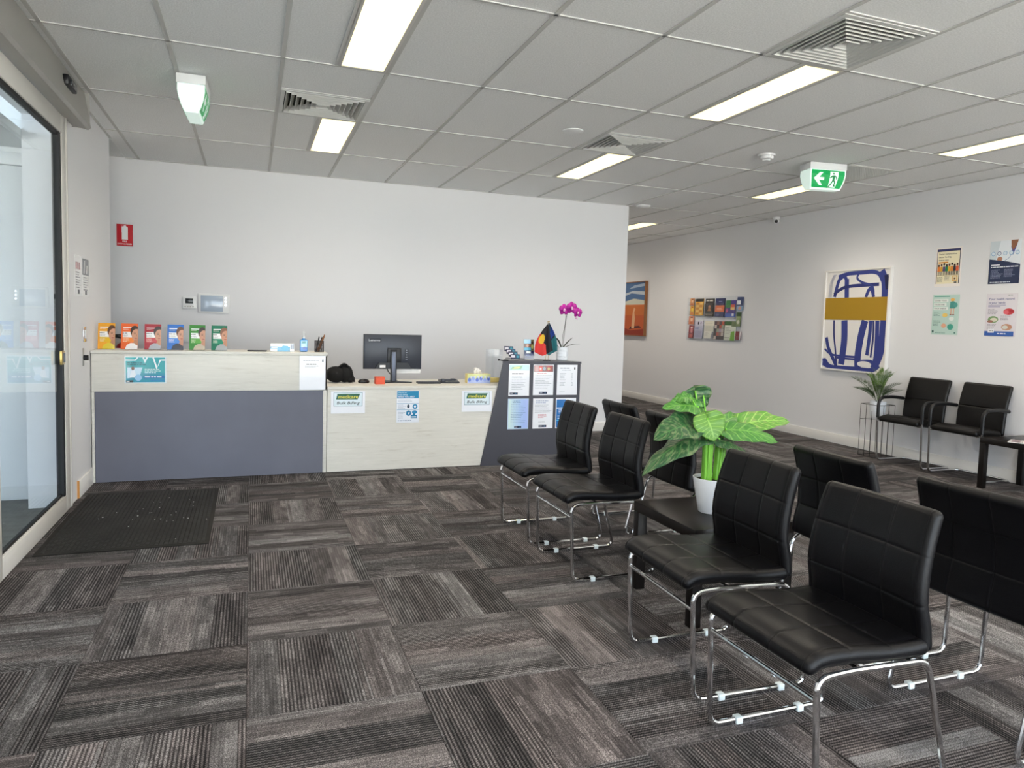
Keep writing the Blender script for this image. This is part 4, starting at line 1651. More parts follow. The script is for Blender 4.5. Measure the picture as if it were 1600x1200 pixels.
def pad(prof, width, thick, ncu, ncv, groove=.0024, edge=.022, plan=0.0, corner=.0, wtop=1.0, puff=.0014, seams=None):
    """padded cushion swept along a side profile (x,z); seams in an ncu x ncv grid on both faces"""
    C = catmull([p for p in prof], 12)
    L = [0]
    for a, b in zip(C, C[1:]):
        L.append(L[-1] + math.hypot(b[0] - a[0], b[1] - a[1]))
    T = L[-1]

    def at(s_):
        s_ = max(0, min(T, s_))
        for i in range(len(L) - 1):
            if L[i + 1] >= s_:
                break
        t = (s_ - L[i]) / max(1e-9, L[i + 1] - L[i])
        a, b = C[i], C[i + 1]
        e = .012
        return (a[0] + (b[0] - a[0]) * t, a[1] + (b[1] - a[1]) * t)

    def samples(total, n):
        S_ = {0, total}
        for q in (.0015, .005, .010, .016, edge, .024, .026, .028):
            S_ |= {q, total - q}
        for k in range(n):
            a, b = total * k / n, total * (k + 1) / n
            if k > 0:
                for q in (-.012, -.006, -.0025, 0, .0025, .006, .012):
                    S_.add(a + q)
            for q in (.3, .5, .7):
                S_.add(a + (b - a) * q)
        return sorted(v for v in S_ if 0 <= v <= total)
    us = samples(T, ncu)
    vs = samples(width, ncv)

    def rim(d):
        if d >= edge:
            return 1.0
        return math.sqrt(max(0, 1 - (1 - d / edge) ** 2))

    def gfun(x_, total, n):
        g = 0
        for k in range(1, n):
            g = max(g, math.exp(-((x_ - total * k / n) / .0035) ** 2))
        return g

    def stitch(x_, total):
        return math.exp(-((min(x_, total - x_) - .026) / .0016) ** 2) if ncu > 2 else 0

    def pf(x_, total, n):
        t = (x_ / total * n) % 1.0
        return math.sin(PI * t)
    mb = MB()
    sides = []
    for sgn in (1, -1):
        grid = []
        for u in us:
            x0, z0 = at(u)
            a, b = at(u - .008), at(u + .008)
            dx, dz = b[0] - a[0], b[1] - a[1]
            l_ = math.hypot(dx, dz) or 1
            nx, nz = -dz / l_, dx / l_
            row = []
            sc_ = 1 + (wtop - 1) * (u / T)
            for v in vs:
                dd = min(min(u, T - u) + 0, min(v, width - v))
                e_ = rim(u) * rim(T - u) * rim(v) * rim(width - v)
                h = thick / 2 * e_
                h += (puff * pf(u, T, ncu) * pf(v, width, ncv) - groove * max(gfun(u, T, ncu), gfun(v, width, ncv)) - .0014 * stitch(v, width)) * e_
                vv = (v - width / 2) * sc_
                # rounded plan corners
                cr = corner
                if cr and (u < cr or u > T - cr):
                    du = (cr - u) if u < cr else (u - (T - cr))
                    lim = width / 2 - cr + math.sqrt(max(0, cr * cr - du * du))
                    vv = max(-lim, min(lim, vv * (lim / (width / 2)) if abs(vv) > width / 2 - cr * 2 else vv))
                off = plan * (2 * vv / width) ** 2
                row.append(mb.bm.verts.new((x0 + sgn * nx * h - off, vv, z0 + sgn * nz * h)))
            grid.append(row)
        sides.append(grid)
        for r0, r1 in zip(grid, grid[1:]):
            for k in range(len(vs) - 1):
                f_ = (r0[k], r0[k + 1], r1[k + 1], r1[k])
                mb.bm.faces.new(f_ if sgn > 0 else f_[::-1])
    bmesh.ops.remove_doubles(mb.bm, verts=mb.bm.verts[:], dist=.0004)
    return mb


def side_chair():
    """front towards -X, origin on the floor in the middle"""
    Cc = empty('side_chair')
    seat = pad([(-.276, .416), (-.270, .438), (-.235, .452), (-.13, .450), (-.02, .440), (.08, .436), (.155, .440)], .488, .050, 3, 3, plan=0, corner=.02)
    seat.build('seat', 'leather', Cc, sharp=70)
    back = pad([(.165, .422), (.160, .49), (.146, .56), (.150, .64), (.172, .74), (.203, .832)], .484, .046, 3, 3, plan=.014, corner=.018, wtop=.91)
    back.build('backrest', 'leather', Cc, sharp=70)
    for s_ in (-.245, .245):
        mb = MB()
        P = rounded([(-.245, s_, .012), (-.262, s_ * .985, .408), (-.15, s_ * .985, .414), (.145, s_ * .985, .404), (.245, s_, .012)], .045, 6, closed=True)
        mb.tube(P, .0095, n=10, closed=True)
        sf = mb.build('side_frame', 'chrome', Cc)
        for fx in (-.13, .13):
            bx(fx - .013, fx + .013, s_ - .014, s_ + .014, 0, .024, bev=.003).build('foot_clip', 'clear_plastic', sf)
    mb = MB()
    mb.tube([(-.260, -.243, .345), (-.260, .243, .345)], .0075)
    mb.build('stretcher', 'chrome', Cc)
    for x in (-.10, .09):
        mb = MB()
        mb.tube([(x, -.24, .404), (x, .24, .404)], .008)
        mb.build('cross_bar', 'chrome', Cc)
    return Cc


chairs = [  # x of centre, y, rotation, label
    (1.692, 1.725, .0, 'nearest black quilted chair at the lower right, its seat facing the entrance'),
    (1.735, 2.360, -.03, 'black quilted chair directly in front of the side table, facing the entrance'),
    (1.808, 3.592, .0, 'black quilted chair just beyond the side table, facing the entrance'),
    (1.806, 4.228, .0, 'furthest black quilted chair of the front row, nearest the grey cabinet'),
    (2.478, 1.722, PI, 'black chair at the right frame edge, its back to the nearest chair'),
    (2.492, 2.385, PI, 'black chair seen from behind between the two nearest chairs, facing the corridor wall'),
    (2.470, 3.665, PI, 'black chair behind the leafy plant, facing the picture wall'),
    (2.470, 4.255, PI, 'furthest black chair of the rear row, mostly hidden behind the front row'),
]
ch0 = side_chair()
for n_, (x, y, r, lb) in enumerate(chairs):
    if n_ == 0:
        ch0.location = (x, y, 0)
        ch0.rotation_euler = (0, 0, r)
        o = ch0
    else:
        o = copy_tree(ch0, (x, y, 0), r)
    tag(o, lb, 'chair', 'black quilted chairs on chrome sled frames')


def lounge_chair():
    """cantilever armchair, front towards -X"""
    A = empty('arm_chair')
    seat = pad([(-.262, .425), (-.258, .450), (-.225, .462), (-.10, .452), (.03, .442), (.10, .438)], .478, .074, 1, 1, corner=.02, edge=.026, puff=.006)
    seat.build('seat', 'leather_brown', A, sharp=70)
    back = pad([(.125, .425), (.130, .50), (.140, .60), (.165, .72), (.20, .82), (.225, .885)], .485, .050, 2, 1, corner=.02, edge=.024, groove=.006, puff=.006)
    back.build('backrest', 'leather_brown', A, sharp=70)
    W_ = .268
    for s_ in (-1, 1):
        mb = MB()
        mb.tube(rounded([(.20, s_ * (W_ - .0), .013), (-.235, s_ * W_, .013), (-.252, s_ * W_, .40), (-.254, s_ * W_, .47)], .05, 6), .0115, n=12)
        mb.build('leg', 'chrome', A)
        mb = MB()
        mb.tube(rounded([(-.254, s_ * W_, .455), (-.255, s_ * W_, .665), (-.02, s_ * W_, .672), (.145, s_ * (W_ - .006), .655)], .13, 10), .0175, n=12)
        mb.build('arm_rest', 'black_plastic', A)
        mb = MB()
        mb.tube([(-.256, s_ * (W_ - .005), .428), (-.256, s_ * .22, .428)], .009)
        mb.build('seat_bracket', 'chrome', A)
    mb = MB()
    mb.tube(rounded([(.19, -W_, .013), (.235, -W_ + .03, .013), (.235, W_ - .03, .013), (.19, W_, .013)], .03), .0115, n=12)
    mb.build('base_bar', 'chrome', A)
    return A


a0 = lounge_chair()
a0.location = (6.335, 5.455, 0)
a0.scale = (.84, 1, 1)
a0.rotation_euler = (0, 0, 0)
tag(a0, 'dark armchair with curved chrome arms by the wall, left one, beside the palm', 'armchair', 'two armchairs against the right wall')
a1 = copy_tree(a0, (6.338, 4.835, 0), 0, 'dark armchair with curved chrome arms by the wall, right one, beside the low table')

# ------------------------------------------------------------------ side tables
def side_table(loc, label, s_=.275, h=.45):
    T = empty('side_table', loc, 0, label, 'table')
    bx(-s_, s_, -s_, s_, h - .05, h, bev=.002).build('table_top', 'table_black', T)
    for a in (-1, 1):
        for b in (-1, 1):
            x, y = a * (s_ - .026), b * (s_ - .026)
            bx(x - .025, x + .025, y - .025, y + .025, 0, h - .051, bev=.0015).build('leg', 'table_black', T)
    return T


side_table((2.112, 2.945, 0), 'low square black side table holding the leafy plant')
side_table((6.275, 4.215, 0), 'low black table by the right wall next to the armchairs')
for k, (x, y, r) in enumerate(((6.12, 4.14, .5), (6.18, 4.03, .2))):
    mg = empty('magazine', (x, y, .451 + k * .006), r, ['pale magazine lying undermost on the low wall table', 'pink edged magazine lying on top on the low wall table'][k], 'magazine', 'magazines on the wall table')
    bx(-.10, .10, -.14, .14, 0, .005, bev=.001).build('pages', 'tissue_paper', mg)
    p = Print(.2, .28, ['#cfc5c2', '#d9a7a0'][k], thick=.0004)
    p.rect(.01, .2, .18, .06, '#8a5a5c')
    p.rect(.02, .02, .1, .14, '#e9dedb')
    o = p.build('cover', (0, -.14, .0056), parent=mg)
    o.rotation_euler = (-PI / 2, 0, 0)

# ------------------------------------------------------------------ leafy plant on the table
leaf_material('leaf_dark', hx('#173c22'), hx('#27552c'), hx('#4f8044'), hx('#7d8660'))
leaf_material('leaf_mid', hx('#2b6128'), hx('#4a8432'), hx('#86b955'), hx('#5f8a48'))
leaf_material('leaf_bright', hx('#4f7d31'), hx('#648f3e'), hx('#9cc566'), None)
leaf_material('leaf_variegated', hx('#457a2d'), hx('#629236'), hx('#a5cc68'), hx('#87905a'))
PT = empty('potted_foliage', (2.10, 2.93, .4505), 0, 'large leafy green plant in a plain white pot on the side table', 'potted plant')
mb = MB()
mb.lathe([(0, 0), (.058, 0), (.062, .004), (.093, .165), (.093, .170), (.086, .170), (.083, .150), (0, .150)], n=40)
mb.build('pot', 'white_pot', PT)
mb = MB()
mb.cyl(0, 0, .146, .156, .081, n=32)
mb.build('soil', 'soil', PT)
O = Vector((2.10, 2.93, .4505))
for (bx0, tx0, tz0, r_, yy) in ((-.042, -.040, .86, .020, -.01), (.036, .050, .80, .018, .01)):
    for k in range(7):
        a = 2 * PI * k / 7
        mb = MB()
        spread = .016
        b0 = Vector((bx0 + .013 * math.cos(a), yy + .013 * math.sin(a), .15))
        b1 = Vector((bx0 + (tx0 - bx0) * .5 + .015 * math.cos(a), yy + .015 * math.sin(a), .15 + (tz0 - .45 - .15) * .5))
        b2 = Vector((tx0 + spread * 1.5 * math.cos(a), yy + spread * 1.5 * math.sin(a), tz0 - .45))
        mb.tube([b0, b0.lerp(b1, .5), b1, b1.lerp(b2, .5), b2], .0115, n=8, taper=[1.15, 1, .95, .8, .5])
        mb.build('stem', 'stem_green', PT)


def leaf(base, tip, width, nrm, mtl, lobe=.25, fold=.18, droop=.05, root=None, wav=.05, seed=0):
    base, tip = Vector(base) - O, Vector(tip) - O
    ax = tip - base
    n_ = Vector(nrm)
    n_ = (n_ - ax * n_.dot(ax) / ax.length_squared).normalized()
    sd = ax.cross(n_).normalized()
    mb = MB()
    uvl = mb.bm.loops.layers.uv.new('UVMap')
    NU, NV = 16, 12
    g, uvs = [], {}
    for a in range(NU + 1):
        row = []
        u = a / NU
        prof_w = (math.sin(PI * (u ** .62)) ** .75 if 0 < u < 1 else 0) * .98 + .015
        for b in range(NV + 1):
            v = -1 + 2 * b / NV
            wv_ = 1 + wav * math.sin(u * 13 + seed + (2 if v > 0 else 0)) * abs(v)
            back = lobe * (abs(v) ** 1.6) * (1 - u) ** 1.5
            p_ = base + ax * (u - back) + sd * v * width * prof_w * wv_ + n_ * (-droop * (u - .3) ** 2 * 2 + fold * width * (abs(v) ** 1.4) * prof_w * (1 if fold > 0 else 1)
                                                                            + .006 * math.sin(u * 20 + v * 5 + seed) * abs(v))
            vt = mb.bm.verts.new(p_)
            uvs[vt] = (u, v)
            row.append(vt)
        g.append(row)
    for r0, r1 in zip(g, g[1:]):
        for k in range(NV):
            f_ = mb.bm.faces.new((r0[k], r0[k + 1], r1[k + 1], r1[k]))
            for lp in f_.loops:
                lp[uvl].uv = uvs[lp.vert]
    o = mb.build('leaf', mtl, PT, sharp=80)
    md = o.modifiers.new('thickness', 'SOLIDIFY')
    md.thickness = .0012
    if root is not None:
        r0 = Vector(root) - O
        mb = MB()
        mid = (r0 + base) / 2 + Vector((0, 0, .03))
        pts = [r0 * (1 - t) ** 2 + mid * 2 * t * (1 - t) + base * t * t for t in [k / 7 for k in range(8)]]
        mb.tube(pts, .0042, n=7)
        mb.build('petiole', 'stem_green', PT)
    return o


LS = (2.062, 2.92, .80)
RS = (2.150, 2.94, .76)
V_ = (-.36, -.85, .45)   # towards the window side
leaf((2.02, 2.92, .835), (1.662, 2.84, .752), .075, (-.1, -.35, 1), 'leaf_dark', .2, -.25, .10, LS, .14, 1)
leaf((1.975, 2.93, .885), (1.742, 2.86, .862), .088, (-.25, -.7, .8), 'leaf_dark', .3, .12, .05, LS, .07, 2)
leaf((2.025, 2.97, .965), (1.845, 2.98, .978), .060, (-.2, -.6, .8), 'leaf_mid', .25, .12, .03, LS, .06, 3)
leaf((2.040, 3.02, 1.035), (2.085, 3.03, .915), .078, (-.3, -.8, .5), 'leaf_dark', .2, .10, .02, (2.05, 2.98, .85), .06, 4)
leaf((2.028, 2.89, .915), (2.045, 2.84, .818), .082, (-.25, -.95, .35), 'leaf_bright', .35, .10, .02, LS, .03, 5)
leaf((1.99, 2.99, 1.005), (1.905, 3.01, 1.00), .040, (-.2, -.6, .9), 'leaf_mid', .2, .1, .02, (2.04, 2.96, .9), .05, 9)
leaf((2.155, 2.96, .875), (2.318, 3.00, .935), .044, (-.1, -.5, .9), 'leaf_mid', .2, .15, .03, RS, .05, 6)
leaf((2.245, 2.95, .872), (2.545, 2.90, .918), .062, (.1, -.75, .7), 'leaf_variegated', .2, .12, .06, RS, .05, 7)
leaf((2.145, 2.90, .862), (2.415, 2.82, .838), .064, (-.05, -.7, .8), 'leaf_mid', .2, -.10, .06, RS, .05, 8)
leaf((2.105, 2.89, .812), (2.262, 2.82, .752), .052, (0, -.5, .9), 'leaf_dark', .2, -.2, .05, LS, .08, 10)
leaf((2.10, 3.02, .84), (2.00, 3.16, .80), .065, (0, .4, 1), 'leaf_dark', .2, -.15, .05, LS, .06, 11)
leaf((2.17, 3.02, .83), (2.30, 3.17, .80), .062, (0, .4, 1), 'leaf_dark', .2, -.15, .05, RS, .06, 12)
mb = MB()
mb.tube([Vector((2.055, 2.92, .80)) - O, Vector((2.03, 2.90, .91)) - O, Vector((2.034, 2.94, 1.02)) - O], .0035, n=7)
mb.build('petiole', 'stem_green', PT)

# ------------------------------------------------------------------ palm in a wire stand
PS = empty('plant_stand', (6.335, 5.93, 0), 0, 'tall thin dark wire plant stand by the right wall', 'plant stand')
mb = MB()
s_ = .118
cs = [(-s_, -s_), (s_, -s_), (s_, s_), (-s_, s_)]
for z in (.005, .565):
    for a, b in zip(cs, cs[1:] + cs[:1]):
        mb.tube([(a[0], a[1], z), (b[0], b[1], z)], .0028, n=6)
mb.build('ring', 'black_plastic', PS)
for a, b in zip(cs, cs[1:] + cs[:1]):
    for t, h0 in ((0, .0), (.33, .0), (.66, .0)):
        x, y = a[0] + (b[0] - a[0]) * t, a[1] + (b[1] - a[1]) * t
        mb = MB()
        mb.tube([(x, y, .005), (x, y, .565 if t != .66 else .50)], .0025, n=6)
        mb.build('wire', 'black_plastic', PS)
mb = MB()
mb.tube([(-s_, -s_, .40), (s_, s_, .40)], .0025, n=6)
mb.tube([(-s_, s_, .40), (s_, -s_, .40)], .0025, n=6)
mb.build('support', 'black_plastic', PS)
PP = empty('potted_palm', (6.335, 5.93, .404), 0, 'small green palm in a white pot held by the wire stand', 'potted plant')
mb = MB()
mb.lathe([(0, 0), (.055, 0), (.075, .05), (.084, .195), (.078, .195), (.074, .17), (0, .17)], n=28)
mb.build('pot', 'white_pot', PP)
R = random.Random(11)
for k in range(17):
    a = 2 * PI * k / 17 + R.uniform(-.15, .15)
    reach = R.uniform(.24, .37) if k % 3 else R.uniform(.06, .16)
    h = R.uniform(.15, .27) if k % 3 else R.uniform(.28, .36)
    ex_ = math.cos(a) * reach * .45
    ey_ = math.sin(a) * reach
    ex_ = max(-.24, min(.08, ex_))
    mb = MB()
    P = []
    for t in [i / 12 for i in range(13)]:
        c0, c1, c2 = Vector((0, 0, .16)), Vector((ex_ * .35, ey_ * .35, .16 + h * .85)), Vector((ex_, ey_, .16 + h))
        P.append(c0 * (1 - t) ** 2 + c1 * 2 * t * (1 - t) + c2 * t * t)
    mb.tube(P, .0022, n=5)
    for i in range(3, 13):
        for sgn in (-1, 1):
            for jj in (0, .5):
                if i == 12 and jj:
                    continue
                p0 = P[i] if not jj else P[i].lerp(P[i + 1] if i < 12 else P[i], .5)
                d = (P[min(i + 1, 12)] - P[i - 1]).normalized()
                sd = d.cross(Vector((0, 0, 1))).normalized()
                L_ = .115 * math.sin(PI * (.15 + .75 * (i + jj) / 13)) + .02
                tip = p0 + (d * .75 + sd * sgn * .65 + Vector((0, 0, .12 - .25 * L_))).normalized() * L_
                tip.x = min(tip.x, .165)
                w_ = d.cross(sd).normalized() * .0 + sd.cross(d) * 0
                side = (tip - p0).cross(Vector((0, .2, 1))).normalized() * .0030
                m_ = p0.lerp(tip, .45)
                v1 = [mb.bm.verts.new(q) for q in (p0, m_ + side, tip, m_ - side)]
                mb.bm.faces.new(v1)
    o = mb.build('frond', 'palm_leaf' if k % 3 else 'palm_leaf_light', PP, sharp=80)

# ------------------------------------------------------------------ right wall
XW = XR - .001
# abstract painting in a white frame
FP = empty('framed_painting', (XW, 6.525, .875), FACE_R, 'large framed abstract of blue strokes crossed by a gold band', 'painting')
mb = MB()
for a in ((-.485, .485, 0, .018), (-.485, .485, 1.172, 1.19), (-.485, -.465, .018, 1.172), (.465, .485, .018, 1.172)):
    mb.box(a[0], a[1], -.045, 0, a[2], a[3])
mb.build('frame', 'trim_paint', FP)
W_, H_ = .93, 1.154
p = Print(W_, H_, '#e6e3df', thick=.01)
B_ = '#343f86'
B2 = '#2a3272'


def q_(x, y):   # painting coordinates measured as fractions, y down
    return (x * W_, (1 - y) * H_)


p.curve([q_(.03, .98), q_(.05, .93), q_(.16, .985), q_(.55, .985), q_(.80, .985), q_(.92, .93)], 0.056, B_)
p.curve([q_(.87, .02), q_(.93, .12), q_(.95, .30), q_(.95, .55), q_(.93, .80), q_(.84, .97)], 0.095, B_)
p.curve([q_(.95, .06), q_(.98, .20)], 0.056, '#181c48')
p.curve([q_(.20, .055), q_(.35, .03), (W_ * .60, H_ * .975), q_(.75, .025), q_(.84, .05), q_(.90, .12)], 0.045, B_)
p.curve([q_(.15, .26), q_(.18, .16), q_(.22, .08), q_(.30, .055), q_(.34, .12), q_(.355, .27)], 0.047, B_)
p.curve([q_(.34, .50), q_(.355, .72), q_(.325, .95)], 0.095, B_)
p.curve([q_(.34, .08), q_(.355, .27)], 0.067, B_)
p.curve([q_(.14, .235), q_(.24, .185), q_(.40, .155), q_(.85, .148)], 0.039, B2)
p.curve([q_(.53, .03), q_(.51, .08), q_(.60, .125), q_(.75, .165), q_(.78, .27)], 0.028, B_)
p.curve([q_(.66, .27), q_(.70, .20), q_(.74, .19), q_(.78, .27)], 0.042, B_)
p.curve([q_(.67, .50), q_(.62, .66), q_(.59, .85), q_(.60, .98)], 0.095, B_)
p.curve([q_(.76, .50), q_(.755, .64), q_(.73, .84)], 0.048, B_)
p.curve([q_(.80, .50), q_(.81, .66), q_(.79, .86)], 0.025, B2)
p.curve([q_(.165, .50), q_(.18, .66), q_(.215, .80), (W_ * .25, H_ * .03)], 0.025, B2)
p.curve([q_(.05, .68), q_(.09, .78), q_(.16, .87), q_(.24, .96)], 0.048, B_)
p.curve([q_(.03, .80), q_(.12, .845), q_(.25, .862), q_(.62, .865)], 0.025, B_)
p.curve([q_(.25, .885), q_(.62, .89)], 0.022, B_)
p.curve([q_(.03, .90), q_(.05, .96), q_(.12, .98)], 0.056, B_)
p.curve([q_(.58, .92), q_(.66, .905), q_(.80, .90), q_(.83, .93)], 0.039, B_)
p.curve([q_(.86, .50), q_(.87, .80), q_(.84, .95)], 0.056, B_)
p.disc(.695 * W_, .070 * H_, .10, .035, '#e6e3df')
for k in range(5):
    p.curve([q_(.05 + .012 * k, .26), q_(.06 + .012 * k, .12), q_(.12 + .01 * k, .03)], 0.003, '#8790b4')
p.rect(0, H_ * .505, W_, H_ * .225, '#a8831b')
p.build('canvas', (0, -.030, .018), parent=FP, gloss=False)


def poster(name, p, yc, z0, label, cat='poster', group='four posters above the armchairs'):
    return p.build(name, (XR - .0025, yc, z0), FACE_R, label=label, cat=cat, group=group)


# community poster
p = Print(.29, .395, '#efe9e4')
p.rect(.015, .03, .26, .35, '#23264a')
p.rect(.022, .03, .246, .325, '#f0e6c4')
p.rect(.022, .36, .246, .015, '#2b2f6a')
p.text('Better communities,', .036, .322, .024, '#26242a', bold=True, fit=.2)
p.text('better funding,', .036, .292, .024, '#26242a', bold=True)
p.text('better care.', .036, .262, .024, '#26242a', bold=True)
p.rect(.034, .238, .11, .014, '#d68a22')
pc_ = ['#e07a2e', '#d9a02e', '#4a3a6a', '#2e7a4a', '#e0b02e', '#e08a3a', '#2a2a30', '#e0603a']
for k in range(8):
    x = .042 + k * .030
    p.rect(x - .008, .118, .006, .05, '#2a2228')
    p.rect(x + .003, .118, .006, .05, '#2a2228')
    p.poly([(x - .016, .155), (x + .016, .155), (x + .013, .205), (x - .013, .205)], pc_[k])
    p.disc(x, .214 + .006 * (k % 3), .011, .013, ['#3a241c', '#5a3420', '#241814'][k % 3], 10)
p.rect(.022, .114, .246, .003, '#a08a60')
p.rows(.032, .095, .07, 5, .011, .004, '#6a6458', 5)
p.rows(.115, .098, .07, 4, .011, .004, '#6a6458', 6)
p.rect(.206, .055, .052, .052, '#d9a23a')
p.rect(.213, .062, .038, .038, '#f0e6c4')
p.rect(.222, .070, .020, .020, '#8a5a2a')
p.rect(.225, .035, .03, .012, '#3a3a42')
poster('poster', p, 5.378, 1.822, 'cream poster with a row of cartoon people, upper left of the four wall posters')
p = Print(.30, .40, '#d9dee2')
p.rect(0, .21, .30, .19, '#c9d3da')
p.poly([(.06, .21), (.10, .40), (.30, .40), (.30, .17), (.12, .20)], '#e2e8ee')
p.poly([(.20, .40), (.27, .40), (.25, .33), (.225, .30), (.205, .34)], '#8a5a40')
p.poly([(.20, .35), (.225, .26), (.26, .36), (.225, .30)], '#3a4a9a')
p.curve([(.225, .30), (.19, .24), (.15, .215)], .004, '#4a6a9a')
p.disc(.10, .232, .026, .022, '#b07a5e')
for k in range(5):
    p.disc(.035 + k * .058, .283, .020, .020, '#7fa8cc' if k != 1 else '#3f4a7a', 16)
    p.disc(.035 + k * .058, .283, .015, .015, '#d3dfe8', 16)
p.poly([(0, 0), (.30, 0), (.30, .175), (.18, .205), (0, .235)], '#212c4c')
p.rect(.022, .172, .085, .009, '#e6ebf2')
p.rows(.022, .153, .27, 1, .1, .008, '#e6ebf2', 15)
p.rows(.022, .128, .12, 7, .0125, .004, '#8f9ab8', 7)
p.rows(.152, .128, .12, 6, .0125, .004, '#8f9ab8', 8)
p.rows(.02, .012, .25, 1, .012, .007, '#cdd4e2', 9)
poster('poster', p, 4.79, 1.83, 'dark blue poster with a doctor photo, upper right of the four wall posters')
p = Print(.30, .405, '#bcd3c8')
p.rect(.004, .004, .292, .397, '#b9d3ca')
p.rect(.012, .382, .18, .008, '#4f9a84')
for k, t in enumerate(('COVER YOUR', 'COUGH AND', 'YOUR SNEEZE')):
    p.rect(.012, .330 - k * .040, .165 - .02 * (k == 1), .030, '#e6ece6')
    p.text(t, .018, .337 - k * .040, .021, '#3a4a48', bold=True, fit=.14 - .02 * (k == 1))
p.disc(.225, .352, .024, .016, '#e8b45a')
p.poly([(.195, .265), (.26, .265), (.265, .32), (.235, .34), (.20, .33)], '#3f8f86')
p.disc(.262, .30, .022, .024, '#4a9a90')
p.rect(.208, .205, .012, .06, '#d9a088')
p.rect(.236, .205, .012, .06, '#d9a088')
p.rect(.200, .198, .022, .008, '#7a3a3a')
p.rect(.230, .198, .022, .008, '#7a3a3a')
p.rows(.018, .225, .08, 4, .012, .004, '#5f7f78', 4)
p.disc(.15, .198, .030, .020, '#e6c46a')
p.disc(.225, .162, .028, .020, '#dfe6e0')
p.rows(.018, .138, .09, 5, .012, .004, '#4f6f68', 5)
p.disc(.142, .092, .028, .022, '#e0a98a')
p.disc(.218, .080, .034, .030, '#3f9a86')
p.rect(.012, .02, .02, .022, '#2f4f4c')
p.rows(.05, .016, .13, 1, .01, .005, '#3f6f68', 6)
p.rect(.262, .014, .016, .014, '#3f6f68')
poster('poster', p, 5.374, 1.338, 'mint green poster with a cartoon figure, lower left of the four wall posters')
p = Print(.30, .40, '#d9d3d8')
p.rect(.004, .004, .292, .392, '#dcd7dd')
p.rows(.21, .382, .07, 1, .01, .006, '#5a7a5a', 3)
p.text('Your health record', .022, .340, .030, '#3a3f86', bold=True, fit=.25)
p.text('in your hands', .022, .306, .030, '#3a3f86', bold=True)
p.rect(.022, .290, .17, .004, '#3a3f86')
p.rect(.022, .276, .12, .004, '#3a3f86')
p.disc(.225, .232, .052, .030, '#c23a40')
p.disc(.20, .226, .026, .020, '#d9606a')
p.disc(.25, .24, .02, .016, '#b02a34')
p.rows(.022, .252, .10, 5, .011, .004, '#8a8490', 4)
p.disc(.078, .158, .052, .032, '#7a9a6a')
p.disc(.085, .155, .035, .018, '#d9d3c0')
p.disc(.05, .14, .03, .012, '#9a6a5a')
p.rows(.15, .188, .11, 5, .011, .004, '#8a8490', 5)
p.disc(.215, .088, .052, .030, '#b98a70')
p.disc(.20, .086, .028, .018, '#cfd0c8')
p.rows(.022, .110, .10, 5, .011, .004, '#8a8490', 6)
p.rect(.0, .004, .285, .044, '#2f5aa8')
p.rect(.035, .034, .06, .034, '#e9e9ee')
p.rows(.045, .048, .05, 1, .1, .006, '#333', 5)
p.rows(.13, .022, .11, 1, .01, .009, '#eef2fa', 7)
poster('poster', p, 4.79, 1.338, 'white poster with red and green pictures, lower right of the four wall posters')

# brochure rack
RK = empty('brochure_rack', (XR, 9.33, 1.46), FACE_R, 'clear acrylic wall rack filled with two rows of brochures', 'rack')
bx(-.69, .69, -.008, -.002, -.33, .345).build('back_panel', 'acrylic', RK)
items = [  # y0,y1,z0,z1, base colour, blocks, label, style
    (9.925, 9.818, 1.672, 1.784, '#d8935a', 'orange card with a face, top of the left column in the wall rack', 0),
    (9.921, 9.810, 1.520, 1.664, '#d9a23c', 'yellow and orange leaflet, second down the left column in the wall rack', 1),
    (9.945, 9.803, 1.375, 1.504, '#d98a6a', 'peach leaflet, third down the left column in the wall rack', 0),
    (9.938, 9.802, 1.158, 1.359, '#8a3038', 'dark red leaflet, bottom of the left column in the wall rack', 2),
    (9.784, 9.570, 1.516, 1.777, '#e0a844', 'orange grid brochure with black header in the wall rack top row', 3),
    (9.522, 9.297, 1.502, 1.772, '#2a2422', 'black magazine with a figure in the wall rack top row', 4),
    (9.259, 9.031, 1.499, 1.774, '#232c5a', 'navy brochure with an orange block in the wall rack top row', 5),
    (8.999, 8.764, 1.497, 1.740, '#4a3a86', 'purple, green and red brochure in the wall rack top row', 6),
    (8.734, 8.595, 1.588, 1.783, '#2c3f6e', 'navy and white leaflet, top of the right column in the wall rack', 7),
    (8.734, 8.635, 1.363, 1.566, '#2c4a24', 'dark green leaflet, middle of the right column in the wall rack', 8),
    (8.733, 8.616, 1.167, 1.291, '#7a2a30', 'small maroon card, bottom of the right column in the wall rack', 9),
    (9.784, 9.562, 1.157, 1.433, '#c5c3d4', 'lilac white brochure with black letters in the wall rack bottom row', 10),
    (9.515, 9.271, 1.166, 1.436, '#dcd8c8', 'cream leaflets leaning sideways in the wall rack bottom row', 11),
    (9.257, 9.017, 1.159, 1.431, '#6a5a5c', 'brochure covered with small photos in the wall rack bottom row', 12),
    (9.004, 8.738, 1.153, 1.434, '#e0e2d2', 'white and green brochure in the wall rack bottom row', 13)]
